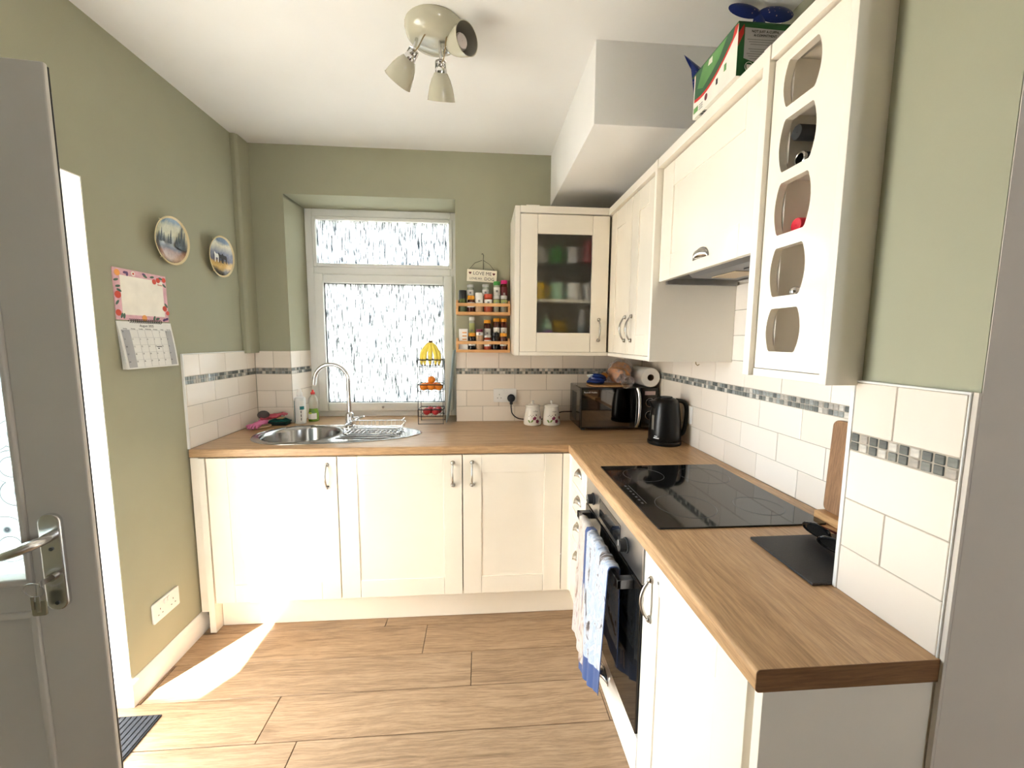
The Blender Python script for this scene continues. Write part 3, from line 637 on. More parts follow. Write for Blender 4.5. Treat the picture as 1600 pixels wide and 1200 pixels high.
# two door cabinet
FU = frame((2.07, 0, 0), (0, 1, 0), (-1, 0, 0)); FUf = frame((2.05, 0, 0), (0, 1, 0), (-1, 0, 0))
t = thing('wall_cabinet', (2.2, -.64, 1.36), 'ivory gloss two door wall cabinet in the corner', 'cabinet')
MB().box(2.073, W-.001, -.926, -.346, ZU0, 2.09).build('carcass', M['carcass'], t)
MB().box(2.034, W-.001, -.9475, -.9285, 1.342, 2.128).build('side_panel', M['cream_side'], t, bevel=.001)
d = shaker(t, FU, -.6475, -.348, ZU0, ZU1, st=.085); bow_handle(FUf, -.6475+.04, 1.483, .112, d, 'satin nickel bow handle')
d = shaker(t, FU, -.926, -.6505, ZU0, ZU1, st=.085); bow_handle(FUf, -.6505-.04, 1.483, .112, d, 'satin nickel bow handle')
# hood cabinet
t = thing('hood_cabinet', (2.2, -1.245, 1.66), 'ivory flap door cabinet over the extractor hood', 'cabinet')
MB().box(2.081, W-.001, -1.545, -.950, 1.70, 2.09).build('carcass', M['carcass'], t)
FH = frame((2.078, 0, 0), (0, 1, 0), (-1, 0, 0)); FHf = frame((2.058, 0, 0), (0, 1, 0), (-1, 0, 0))
d = shaker(t, FH, -1.544, -.951, 1.66, ZU1, st=.09, rl=.092)
cup_pull(FHf, -1.262, 1.694, d)
M['hood_steel'] = pm('grey_hood_enamel', srgb(128, 130, 134), .35, .3, var=.04)
hd = thing('extractor_hood', (2.24, -1.27, 1.655), 'grey steel pull out extractor hood under the flap cabinet', 'hood')
MB().prism([(2.095, 1.690), (2.13, 1.660), (2.375, 1.652), (2.375, 1.698), (2.095, 1.698)], -1.540, -1.075, 'y').build('canopy', M['hood_steel'], hd, bevel=.002)
MB().box(2.10, 2.375, -1.074, -.952, 1.672, 1.698).build('dark_gap_fill', M['black_matt'], hd)  # black box filling the dark gap beside the canopy
MB().box(2.088, 2.38, -.9635, -.9505, 1.650, 1.69).build('slide_rail', M['steel'], hd)
for y0, y1 in ((-1.26, -1.12), (-1.50, -1.30)):
    g = MB().box(2.18, 2.27, y0, y1, 1.6545, 1.6575).build('grille' if y1 < -1.2 else 'lamp_cover', M['dark_steel'] if y1 < -1.2 else simple('hood_lamp_lens', srgb(190, 170, 140), .4), hd, bevel=.0008)
    if y1 < -1.2:
        for k in range(8): MB().box(2.19, 2.26, y0+.012+.024*k, y0+.018+.024*k, 1.6525, 1.6546).build('slat', M['black_matt'], g)
MB().box(2.30, 2.372, -1.535, -1.08, 1.648, 1.653).build('filter_edge', M['steel'], hd, bevel=.001)
# wine rack
wr_ = thing('wine_rack_cabinet', (2.2, -1.69, 1.342), 'ivory wall cabinet with five barrel shaped bottle openings', 'wine rack')
MB().box(2.034, W-.001, -1.571, -1.5475, 1.342, 2.128).build('side_panel', M['cream_side'], wr_, bevel=.001)
MB().box(2.030, W-.001, -1.8145, -1.797, 1.342, 2.128).build('side_panel', M['cream_side'], wr_, bevel=.001)
MB().box(2.36, W-.001, -1.796, -1.572, ZU0, 2.09).box(2.085, 2.36, -1.796, -1.572, 2.075, 2.09).box(2.085, 2.36, -1.796, -1.572, ZU0, ZU0+.016).build('carcass', M['carcass'], wr_)
slots = [(1.404, 1.506), (1.534, 1.647), (1.677, 1.795), (1.820, 1.936), (1.963, 2.064)]
bands = [ZU0]+[(slots[i][1]+slots[i+1][0])/2 for i in range(4)]+[ZU1]
def slot_poly(z0, z1, y0=-1.703, y1=-1.617, n=7):
    cz, hz = (z0+z1)/2, (z1-z0)/2; bulge = .011; r = .004; P = []
    side = lambda s_: [((y1+bulge*(1-(k/n*2-1)**2)) if s_ > 0 else (y0-bulge*(1-(k/n*2-1)**2)), (z0+r+(z1-z0-2*r)*k/n)) for k in range(n+1)]
    P = [(y0+r, z0), (y1-r, z0)]+side(1)+[(y1-r, z1), (y0+r, z1)]+side(-1)[::-1]
    return P
wp = MB()
for (z0, z1), b0, b1 in zip(slots, bands[:-1], bands[1:]):
    h = holed(-1.7955, -1.5735, b0, b1, slot_poly(z0, z1), 2.048, 2.066); wp.add(h.v, h.f)
wp.build('front_panel', M['cream'], wr_, label='ivory front with five openings')
for a, b in ((-1.612, -1.600), (-1.722, -1.712)): MB().box(2.068, 2.359, a, b, ZU0+.017, 2.074).build('partition', M['carcass'], wr_)
for z0, z1 in slots: MB().box(2.068, 2.359, -1.7115, -1.6125, z0-.012, z0-.004).build('shelf', M['carcass'], wr_)
MB().box(2.205, 2.215, -1.7115, -1.6125, ZU0+.017, 2.074).build('back_panel', M['carcass'], wr_)
# cornice and light rail
co = thing('cornice', (2.05, -.34, 2.09), 'ivory cornice strip along the top of the wall cabinets', 'cornice')
MB().box(1.5585, 2.034, -.346, -.30, 2.093, 2.128).build('length', M['cream_side'], co, bevel=.001)
for a, b in ((-.927, -.30), (-1.546, -.949), (-1.796, -1.5725)): MB().box(2.036, 2.08, a, b, 2.093, 2.128).build('length', M['cream_side'], co, bevel=.001)
MB().box(1.59, 1.66, -.34, -.25, 2.1285, 2.134).build('top_cap', M['cream_side'], co)
lr = thing('light_rail', (2.05, -.34, 1.342), 'ivory light rail strip along the bottom of the wall cabinets', 'trim')
MB().box(1.5585, 2.052, -.341, -.30, 1.342, 1.3605).build('length', M['cream_side'], lr, bevel=.001)
for a in ((2.050, 2.09, -.9275, -.342), (2.046, 2.09, -1.796, -1.5725)): MB().box(*a, 1.342, 1.3605).build('length', M['cream_side'], lr, bevel=.001)

# ================================================================== LOOSE THINGS
# ---- doormat
M['mat'] = pm('charcoal_mat_fibre', srgb(46, 47, 51), .95, var=.2, scale=90, bmp=.4)
t = thing('doormat', (0, -1.4, 0), 'dark grey ribbed doormat by the open back door', 'mat')
MB().box(-.135, .142, -1.745, -1.066, .0005, .006).build('backing', M['mat'], t, bevel=.001)
rb = MB().box(0, .0165, 0, .671, 0, .0045).mesh('rib', M['mat'], bevel=.0015, seg=1)
for k in range(14): inst('rib', rb, (-.133+.0195*k, -1.7415, .0055), t)
# ---- double sockets
def socket(fr, u, z, label, cat='socket', w=.146, h=.086, plug=False):
    t = thing('wall_socket', fr @ Vector((u, 0, z)), label, cat)
    MB().prism(rrect(u-w/2, u+w/2, z-h/2, z+h/2, .006), 0.0008, .009, 'y').xf(fr).build('faceplate', M['white_plastic'], t, bevel=.002)
    for s_ in (-1, 1):
        c = u+s_*.036
        for dx, dz, a, b in ((0, .006, .003, .007), (-.011, -.016, .006, .0035), (.011, -.016, .006, .0035)):
            MB().box(c+dx-a/2, c+dx+a/2, .0088, .0094, z+dz-b/2, z+dz+b/2).xf(fr).build('pin_hole', M['black_matt'], t, smooth=0)
        MB().prism(rrect(u+s_*.010-.006, u+s_*.010+.006, z+.014, z+.034, .002), .009, .0125, 'y').xf(fr).build('switch', M['white_plastic'], t, bevel=.001)
    return t
socket(frame((LW, 0, 0), (0, 1, 0), (1, 0, 0)), -.812, .283, 'white double wall socket low on the green wall')
socket(fb, 1.503, 1.076, 'white double wall socket on the tiles beside the canisters')
pl = thing('mains_plug', (1.541, -.012, 1.062), 'black mains plug and cable feeding the microwave', 'plug')
MB().lathe([(.001, .0), (.022, .0), (.025, .004), (.024, .022), (.019, .030), (.001, .031)], n=24, m=Matrix.Translation((1.541, -.0098, 1.060)) @ Matrix.Rotation(pi/2, 4, 'X')).box(1.532, 1.550, -.038, -.014, 1.022, 1.05).build('plug_body', M['black_matt'], pl, bevel=.002)
import itertools
def bez(P, n=14):
    P = [Vector(p) for p in P]; out = []
    Q = [P[0]]+P+[P[-1]]
    for i in range(1, len(Q)-2):
        a, b, c, d = Q[i-1:i+3]
        for k in range(n):
            t_ = k/n; out.append(.5*((2*b)+(-a+c)*t_+(2*a-5*b+4*c-d)*t_*t_+(-a+3*b-3*c+d)*t_**3))
    return out+[P[-1]]
MB().tube(bez([(1.541, -.026, 1.03), (1.541, -.028, 1.0), (1.548, -.03, .965), (1.575, -.03, .938), (1.62, -.022, .925), (1.72, -.018, .922), (1.80, -.018, .94), (1.85, -.018, .966), (1.885, -.018, .972), (1.925, -.02, .972)]), .0036, 8).build('cable', M['black_matt'], pl)
t = thing('switch_plate', (W, -.62, 1.06), 'white fused switch plate on the tiles behind the kettle', 'switch')
MB().prism(rrect(-.664, -.578, 1.018, 1.106, .005), .0008, .009, 'y').xf(f_r).build('faceplate', M['white_plastic'], t, bevel=.002)
MB().prism(rrect(-.630, -.612, 1.05, 1.078, .002), .009, .013, 'y').xf(f_r).build('rocker', M['white_plastic'], t, bevel=.001)
# ---- tap
t = thing('kitchen_tap', (.580, -.128, .914), 'chrome swan neck mixer tap behind the sink', 'tap')
MB().lathe([(.001, .9126), (.027, .9126), (.027, .918), (.0235, .922), (.0235, .985), (.020, .992), (.013, .997)], (.580, -.128, 0), 24).build('body', M['chrome'], t)
arc = [(.580, -.128, .99), (.580, -.128, 1.06), (.580, -.128, 1.15), (.580, -.128, 1.185)]+[(.487+.093*cos(a), -.128-.006*(1-cos(a)), 1.185+.093*sin(a)) for a in [pi*k/18 for k in range(1, 18)]]+[(.392, -.142, 1.172), (.390, -.142, 1.158)]
MB().tube(arc, .0115, 16).build('spout', M['chrome'], t)
MB().tube([(.600, -.130, .955), (.625, -.135, .957), (.636, -.137, .96)], [.012, .014, .011], 14).tube([(.632, -.136, .962), (.668, -.145, .974)], [.005, .0045], 10).build('lever', M['chrome'], t)
# ---- dish rack
t = thing('dish_rack', (.76, -.24, .915), 'low chrome wire plate rack on the sink drainer', 'rack')
x0, x1, y0, y1 = .605, .915, -.385, -.165
MB().tube([(a, b, .953) for a, b in rrect(x0, x1, y0, y1, .03, 5)], .0028, 8, True).build('top_rim', M['chrome'], t)
MB().tube([(a, b, .922) for a, b in rrect(x0+.01, x1-.01, y0+.01, y1-.01, .03, 5)], .0028, 8, True).build('base_rim', M['chrome'], t)
for k in range(13):
    x = x0+.02+.0225*k
    MB().tube([(x, y0, .953), (x, y0+.012, .922), (x, y1-.012, .922), (x, y1, .953)], .0017, 6).build('wire', M['chrome'], t)
for x in (x0+.03, x1-.03):
    for y in (y0+.012, y1-.012): MB().cyl((x, y, .9142), (x, y, .922), .004, n=10).build('foot', M['black_matt'], t)
MB().tube([(x1+.002, -.30, .925), (x1+.004, -.30, .985), (x1+.004, -.24, .985), (x1+.002, -.24, .925)], .002, 6).build('cutlery_hoop', M['chrome'], t)
# ---- washing up things in the corner
simple('soap_dish', srgb(205, 180, 140), .5); simple('pink_rubber', srgb(206, 110, 156), .5); simple('rose_rubber', srgb(190, 80, 95), .5)
simple('grey_scrub', srgb(88, 82, 78), .95, bmp=.8, scale=120); simple('green_sponge', srgb(14, 96, 88), .9, bmp=.5, scale=150); simple('yellow_sponge', srgb(226, 204, 150), .9, bmp=.4, scale=150)
MB().lathe([(.001, .9105), (.042, .9105), (.055, .922), (.053, .925), (.04, .914), (.001, .914)], (.085, -.145, 0), 28, sx=1, sy=1.0).build('soap_dish', M['soap_dish'], label='pale oval dish under the pink rubber gloves', cat='dish')
def glove(name, base, d, mat, label):
    t = thing(name, base, label, 'glove', 'rubber gloves by the sink'); b = Vector(base); d = Vector(d).normalized(); s_ = d.cross(Vector((0, 0, 1))).normalized()
    m = MB(); n = 18
    rings = []
    for k, (l, w_, h) in enumerate([(0, .026, .013), (.02, .024, .012), (.05, .022, .011), (.075, .026, .012), (.095, .024, .010), (.108, .018, .007)]):
        c = b+d*l+Vector((0, 0, .016-.10*l*0))
        rings.append([c+s_*(w_*cos(2*pi*i/n))+Vector((0, 0, h*sin(2*pi*i/n)))+Vector((0, 0, .006*sin(3*l*20+i))) for i in range(n)])
    m.loft(rings)
    m.build('cuff_and_palm', M[mat], t, smooth=80)
    for k, o_ in enumerate((-.016, -.005, .006, .016)):
        p = b+d*.10+s_*o_+Vector((0, 0, .016)); L = (.035, .043, .04, .03)[k]
        MB().tube([p, p+d*L*.5+s_*o_*.3+Vector((0, 0, .006)), p+d*L+s_*o_*.5-Vector((0, 0, .006))], [.0062, .006, .0045], 10).build('finger', M[mat], t)
    p = b+d*.062+s_*.022+Vector((0, 0, .014)); MB().tube([p, p+s_*.018+d*.012, p+s_*.026+d*.030], [.0075, .007, .005], 10).build('thumb', M[mat], t)
glove('rubber_glove', (.085, -.115, .925), (.02, -.52, -.03), 'pink_rubber', 'pink rubber glove draped towards the worktop edge')
glove('rubber_glove', (.062, -.10, .940), (.50, .22, .08), 'rose_rubber', 'rose red rubber glove crumpled beside the green sponge')
MB().ball((.078, -.095, .977), .030, 18, 12, 1.1, .9, .85).build('scouring_pad', M['grey_scrub'], label='grey scouring pad on top of the rubber gloves', cat='scourer')
t = thing('sponge_dish', (.150, -.045, .9105), 'black ribbed sponge dish in the tiled corner', 'dish')
MB().prism(rrect(.092, .200, -.088, -.012, .012), .9105, .916).build('base', M['black_matt'], t, bevel=.002)
MB().tube([(a, b, .930) for a, b in rrect(.090, .202, -.090, -.010, .014)], .0028, 8, True).build('rim', M['black_matt'], t)
for k in range(10):
    for y in (-.090, -.010): MB().cyl((.100+.0102*k, y, .9125), (.100+.0102*k, y, .930), .0014, n=6).build('bar', M['black_matt'], t)
MB().prism([(.097, .917), (.195, .917), (.196, .934), (.170, .946), (.135, .940), (.100, .942)], -.084, -.016, 'y').build('sponge', M['green_sponge'], bevel=.004, label='dark green sponge lying in the black dish', cat='sponge')
MB().prism(rrect(.135, .170, -.066, -.030, .006), .9455, .9535).build('soap_piece', M['yellow_sponge'], bevel=.003, label='small cream sponge piece on the green sponge', cat='sponge')
simple('teal_label', srgb(28, 122, 124), .4); simple('silver_white', srgb(222, 224, 224), .3)
t = thing('soap_bottle', (.254, -.016, .9105), 'white and teal plastic bottle with a white cap by the window reveal', 'bottle')
prof = [(.001, .9105), (.030, .9105), (.032, .914), (.032, 1.055), (.029, 1.068), (.016, 1.076), (.001, 1.076)]
MB().lathe(prof, (.254, -.016, 0), 28).build('body', M['silver_white'], t)
MB().lathe([(.015, 1.076), (.016, 1.078), (.0165, 1.096), (.013, 1.104), (.0105, 1.120), (.001, 1.123)], (.254, -.016, 0), 20).build('cap', M['white_plastic'], t)
def wrap(cx, cy, r, a0, a1, z0, z1, name, mat, par, n=14):
    MB().grid(lambda u, v: (cx+r*cos(a0+(a1-a0)*u), cy+r*sin(a0+(a1-a0)*u), z0+(z1-z0)*v), n, 1).build(name, mat, par, solid=.0004)
wrap(.254, -.016, .0323, -pi*.98, -pi*.72, .918, 1.052, 'label', M['teal_label'], t)
wrap(.254, -.016, .0323, -pi*.42, -pi*.12, .925, 1.050, 'label', M['paper'], t)
wrap(.254, -.016, .0327, -pi*.40, -pi*.14, .998, 1.018, 'label_band', M['teal_label'], t)
for k in range(3): wrap(.254, -.016, .0327, -pi*.36, -pi*.32, .932+.022*k, .948+.022*k, 'print', M['ink'], t, 3)
M['green_soap'] = pm('green_washing_up_liquid', srgb(120, 170, 40), .15, var=.05); M['green_soap'].node_tree.nodes['Principled BSDF'].inputs['Transmission Weight'].default_value = .35
M['clear_pet'] = pm('clear_bottle_plastic', srgb(235, 230, 215), .12, var=.02); M['clear_pet'].node_tree.nodes['Principled BSDF'].inputs['Transmission Weight'].default_value = .6
simple('red_cap', srgb(196, 38, 28), .35); simple('lime', srgb(190, 205, 50), .4)
t = thing('washing_up_bottle', (.302, .060, .9105), 'clear bottle of green washing up liquid with a red cap', 'bottle')
MB().lathe([(.001, .9105), (.029, .9105), (.031, .916), (.030, .96), (.025, .985), (.024, .990)], (.302, .060, 0), 24).build('liquid_part', M['green_soap'], t)
MB().lathe([(.024, .990), (.025, 1.0), (.028, 1.03), (.026, 1.055), (.012, 1.072), (.010, 1.078)], (.302, .060, 0), 24).build('neck', M['clear_pet'], t)
MB().lathe([(.001, 1.078), (.013, 1.078), (.013, 1.090), (.007, 1.094), (.005, 1.106), (.001, 1.107)], (.302, .060, 0), 18).build('cap', M['red_cap'], t)
wrap(.302, .060, .0316, -pi*.8, -pi*.2, .925, .962, 'label', M['paper'], t); wrap(.302, .060, .0319, -pi*.7, -pi*.5, .958, .968, 'label_band', M['lime'], t)
# ---- fruit stand
fs = thing('fruit_stand', (1.05, -.03, .91), 'three tier black wire fruit stand by the window', 'fruit stand')
fx0, fx1, fy0, fy1 = .972, 1.122, -.085, .040
for x in (fx0, fx1): MB().cyl((x, fy0, .9105), (x, fy0, 1.372), .0022, n=8).build('post', M['black_wire'], fs)
for x in (fx0, fx1): MB().cyl((x, fy1, .9105), (x, fy1, 1.30), .0022, n=8).build('post', M['black_wire'], fs)
for z in (1.302, 1.152, 1.000):
    tr = MB().tube([(a, b, z) for a, b in rrect(fx0, fx1, fy0, fy1, .008, 3)], .0032, 8, True).build('tray_rim', M['black_wire'], fs)
    MB().tube([(a, b, z-.042) for a, b in rrect(fx0+.004, fx1-.004, fy0+.004, fy1-.004, .008, 3)], .0022, 8, True).build('base_wire', M['black_wire'], tr)
    for k in range(5):
        x = fx0+.022+.0265*k; MB().tube([(x, fy0+.004, z-.042), (x, fy1-.004, z-.042)], .0014, 6).build('base_wire', M['black_wire'], tr)
    for x in (fx0, fx1): MB().box(x-.003, x+.003, fy0-.003, fy0+.003, z-.042, z).build('bracket', M['black_wire'], tr)
for y in (fy0, fy1): MB().tube([(fx0, y, .914), (fx1, y, .914)], .002, 6).build('foot_bar', M['black_wire'], fs)
M['banana'] = pm('banana_skin', srgb(250, 226, 96), .5, var=.08, scale=30); simple('banana_tip', srgb(92, 70, 40), .8)
bb = thing('banana_bunch', (1.05, -.02, 1.27), 'bunch of yellow bananas on the top tier of the fruit stand', 'bananas')
top = Vector((1.046, -.040, 1.402))
for k in range(5):
    a = -1.3+.65*k; out = Vector((sin(a)*.050, -cos(a*.7)*.030, 0))
    P = [top+out*.12, top+out*.5+Vector((0, 0, -.018)), top+out*1.0+Vector((0, 0, -.060)), top+out*1.12+Vector((0, 0, -.098)), top+out*1.05+Vector((0, 0, -.130))]
    pts_ = bez(P, 5); nn = len(pts_)
    b_ = MB().tube(pts_, [.0035+.0088*sin(pi*min(1, (i+1.2)/(nn+.2)))**.6 for i in range(nn)], 10).build('banana', M['banana'], bb)
    MB().ball(pts_[-1], .006, 8, 6).build('tip', M['banana_tip'], b_)
MB().cyl(top+Vector((0, 0, -.004)), top+Vector((0, 0, .016)), .010, .012, 10).build('stalk', M['banana_tip'], bb)
M['orange'] = pm('orange_peel', srgb(240, 136, 28), .5, var=.08, scale=160, bmp=.3); M['apple'] = pm('red_apple_skin', srgb(178, 44, 52), .35, var=.3, scale=25)
for i, (x, y, z) in enumerate([(1.001, -.054, 1.1375), (1.048, -.053, 1.1375), (1.0945, -.054, 1.1375), (1.022, -.006, 1.138), (1.072, -.006, 1.138), (1.048, -.033, 1.178)]):
    t = thing('orange', (x, y, z), 'round orange on the middle tier of the fruit stand' if i < 5 else 'orange stacked on top of the others in the fruit stand', 'orange', 'oranges on the middle tier')
    MB().ball((x, y, z), .0238, 18, 12, sz=.95).build('peel', M['orange'], t); MB().ball((x, y, z+.0225), .002, 8, 6).build('stem', M['banana_tip'], t)
for i, (x, y, z) in enumerate([(1.018, -.050, .984), (1.072, -.052, .984), (1.034, -.002, .985), (1.084, .0, .985)]):
    t = thing('red_apple', (x, y, z), 'red apple on the bottom tier of the fruit stand', 'apple', 'apples on the bottom tier')
    MB().lathe([(.001, -.019), (.008, -.021), (.018, -.014), (.0235, .0), (.021, .013), (.012, .020), (.005, .017), (.001, .015)], (x, y, z), 18).build('flesh', M['apple'], t); MB().cyl((x, y, z+.014), (x+.002, y, z+.028), .0012, n=6).build('stem', M['banana_tip'], t)
M['blue_board'] = pm('pale_blue_plastic', srgb(226, 242, 248), .3); M['blue_board'].node_tree.nodes['Principled BSDF'].inputs['Transmission Weight'].default_value = .75
MB().prism([(1.132, .9106), (1.139, .9106), (1.186, 1.36), (1.179, 1.36)], -.04, .17, 'y').build('plastic_tray', M['blue_board'], bevel=.002, label='pale blue plastic tray leaning beside the fruit stand', cat='tray')
# ---- heart sign
t = thing('hanging_sign', (1.357, -.01, 1.77), 'small cream wooden sign with hearts hanging above the spice jars', 'sign')
simple('sign_cream', srgb(238, 228, 206), .6); simple('dark_red', srgb(96, 22, 26), .6); simple('sepia', srgb(58, 44, 38), .7)
SM = Matrix.Translation((1.3575, -.012, 1.811)) @ Matrix.Rotation(radians(3), 4, 'Y')
MB().box(-.0905, .0905, -.004, .004, -.0355, .0355).xf(SM).build('board', M['sign_cream'], t, bevel=.001)
sp = lambda x, z, y=-.0046: plane_mat(SM @ Vector((x, y, z)), SM.to_3x3() @ Vector((1, 0, 0)), SM.to_3x3() @ Vector((0, 0, 1)))
text('lettering', 'LOVE ME', .0285, sp(.002, .013), M['sepia'], t); text('lettering', 'LOVE MY', .0185, sp(-.036, -.019), M['sepia'], t); text('lettering', 'DOG', .0265, sp(.046, -.018), M['sepia'], t)
for hx in (-.072, .072):
    hh = [(.0085*(16*sin(a)**3)/16, .0085*(13*cos(a)-5*cos(2*a)-2*cos(3*a)-cos(4*a))/16) for a in [2*pi*k/24 for k in range(24)]]
    MB().prism([(p[0]+hx, p[1]+.014) for p in hh], -.0052, -.0042, 'y').xf(SM).build('heart', M['dark_red'], t)
MB().tube([(1.280, -.014, 1.849), (1.315, -.008, 1.888), (1.360, -.004, 1.905)], .0013, 6).tube([(1.435, -.014, 1.841), (1.405, -.008, 1.880), (1.366, -.004, 1.905)], .0013, 6).build('wire', M['black_wire'], t)
MB().tube([(1.366, -.002, 1.85), (1.366, -.003, 1.915), (1.368, -.004, 1.936), (1.362, -.005, 1.945), (1.356, -.004, 1.94)], .0016, 6).build('hook', M['black_wire'], t)
# ---- spice racks
def spice_rack(z, label):
    t = thing('spice_rack', (1.365, -.05, z), label, 'rack'); x0, x1, y0, y1 = 1.206, 1.524, -.100, -.001
    MB().box(x0, x1, y0, y1, z, z+.008).build('shelf', M['pine'], t, bevel=.001)
    for za, zb in ((z, z+.017), (z+.049, z+.068)): MB().box(x0-.002, x1+.002, y0-.008, y0-.0005, za, zb).build('front_rail', M['pine'], t, bevel=.0015)
    for xa in (x0, x1-.010): MB().box(xa, xa+.010, y0, y1, z+.008, z+.085).build('side', M['pine'], t, bevel=.001)
    for xa in (x0+.005, x1-.005): MB().box(xa-.007, xa+.007, y0-.0085, y0-.001, z+.017, z+.049).build('upright', M['pine'], t, bevel=.001)
    return t
spice_rack(1.572, 'upper pine spice rack directly under the heart sign'); spice_rack(1.349, 'lower pine spice rack just above the tiles')
GLS = {}
def jar_glass(key, col, tr=.25):
    if key not in GLS:
        m = pm('jar_'+key, col, .1, var=.15, scale=200); m.node_tree.nodes['Principled BSDF'].inputs['Transmission Weight'].default_value = tr; GLS[key] = m
    return GLS[key]
CAPS = dict(black=srgb(22, 22, 22), orange=srgb(222, 150, 30), white=srgb(225, 225, 220), silver=srgb(190, 190, 188), green=srgb(70, 160, 70), pink=srgb(206, 40, 120), purple=srgb(110, 24, 60), red=srgb(190, 70, 40))
for k, c in CAPS.items(): M['cap_'+k] = pm('jar_cap_'+k, c, .35, var=.04)
def jar(x, y, z, r, h, cap, body, lab, label, caph=.018, group=None, square=False):
    t = thing('spice_jar', (x, y, z), label, 'jar', group); z += .0004
    if square: MB().prism(rrect(x-r, x+r, y-r*.8, y+r*.8, .003), z, z+h-caph).build('body', body, t, bevel=.001)
    else: MB().lathe([(.001, 0), (r*.94, 0), (r, .003), (r, h-caph-.012), (r*.9, h-caph-.004), (r*.86, h-caph), (.001, h-caph)], (x, y, z), 20).build('body', body, t)
    MB().lathe([(.001, h-caph), (r*.93, h-caph), (r*.95, h-caph+.002), (r*.95, h-.0015), (r*.9, h), (.001, h)], (x, y, z), 20).build('cap', M['cap_'+cap], t)
    if lab: wrap(x, y, r+.0005, -pi*.86, -pi*.14, z+h*lab[1], z+h*lab[2], 'label', M[lab[0]], t); wrap(x, y, r+.001, -pi*.58, -pi*.42, z+h*(lab[1]*.5+lab[2]*.5)-.006, z+h*(lab[1]*.5+lab[2]*.5)+.006, 'print', M['grey_ink'], t, 4)
simple('sage_label', srgb(168, 176, 110), .5); simple('rust', srgb(196, 84, 44), .5)
herb, brown, tan, redp, dark, grey, clearj = [jar_glass(k, c) for k, c in dict(herb=srgb(92, 104, 62), brown=srgb(92, 42, 28), tan=srgb(214, 176, 136), redp=srgb(186, 70, 40), dark=srgb(34, 30, 30), grey=srgb(160, 155, 135), clear=srgb(190, 196, 180)).items()]
Z1, Z2, YFr, YBk = 1.580, 1.357, -.0725, -.0235
for a in [(1.2425, YFr, Z1, .0245, .135, 'black', herb, None, 'herb grinder jar with a black cap on the upper spice rack', .05),
          (1.293, YFr, Z1, .0225, .105, 'orange', brown, ('paper', .35, .62), 'orange capped brown spice jar at the front of the upper rack', .024),
          (1.341, YFr, Z1, .0245, .122, 'white', tan, ('paper', .45, .75), 'white lidded tub of pale powder on the upper spice rack', .03),
          (1.3955, YFr, Z1, .0255, .115, 'red', redp, ('paper', .42, .72), 'rust red paprika tub with a white label on the upper rack', .022),
          (1.4445, YFr, Z1, .021, .108, 'silver', grey, ('sage_label', .4, .75), 'silver lidded jar with sage label beside the paprika tub', .02),
          (1.4885, YFr, Z1, .021, .108, 'silver', grey, ('sage_label', .4, .75), 'silver lidded jar with sage label at the cabinet end of the rack', .02),
          (1.288, YBk, Z1, .021, .175, 'silver', clearj, ('paper', .62, .82), 'tall silver topped jar behind the orange capped jar', .016),
          (1.379, YBk, Z1, .021, .178, 'silver', clearj, ('paper', .62, .82), 'tall silver topped jar directly below the heart sign', .016),
          (1.448, YBk, Z1, .0215, .196, 'green', clearj, ('paper', .58, .82), 'tall jar with a bright green cap on the upper rack', .022),
          (1.492, YBk, Z1, .0205, .204, 'pink', brown, ('dark_red', .4, .8), 'tall dark jar with a pink cap beside the wall cabinet', .022),
          (1.297, YFr, Z2, .022, .108, 'orange', dark, ('paper', .3, .5), 'orange capped dark jar beside the white packet', .02),
          (1.343, YFr, Z2, .0215, .130, 'purple', tan, ('paper', .72, .86), 'purple capped jar of tan spice on the lower rack', .016),
          (1.391, YFr, Z2, .0225, .095, 'silver', redp, ('paper', .3, .7), 'small white topped jar with red contents on the lower rack', .014),
          (1.438, YFr, Z2, .0225, .112, 'black', dark, None, 'all black pepper mill jar on the lower rack', .02),
          (1.487, YFr, Z2, .0225, .108, 'orange', brown, ('paper', .3, .52), 'orange capped brown jar at the cabinet end of the lower rack', .02),
          (1.297, YBk, Z2, .019, .204, 'white', clearj, ('sage_label', .38, .82), 'tall clear jar with a long green label on the lower rack', .02),
          (1.390, YBk, Z2, .0215, .188, 'orange', brown, ('paper', .42, .72), 'tall orange capped jar behind the small white topped jar', .02),
          (1.447, YBk, Z2, .0205, .198, 'orange', brown, ('paper', .42, .72), 'tall orange capped jar behind the black pepper mill', .02),
          (1.4915, YBk, Z2, .0205, .197, 'orange', brown, ('paper', .42, .72), 'tall orange capped jar next to the wall cabinet side', .02)]: jar(*a[:9], caph=a[9])
t = thing('spice_packet', (1.245, YFr, Z2), 'white cardboard seasoning packet on the lower rack', 'packet')
MB().box(1.220, 1.272, -.088, -.060, Z2+.0004, Z2+.132).build('carton', M['paper'], t, bevel=.001)
for k in range(3): MB().box(1.240, 1.266, -.0886, -.0879, Z2+.065+.02*k, Z2+.074+.02*k).build('print', simple('orange_print%d' % k, srgb(214, 160, 110), .6), t)
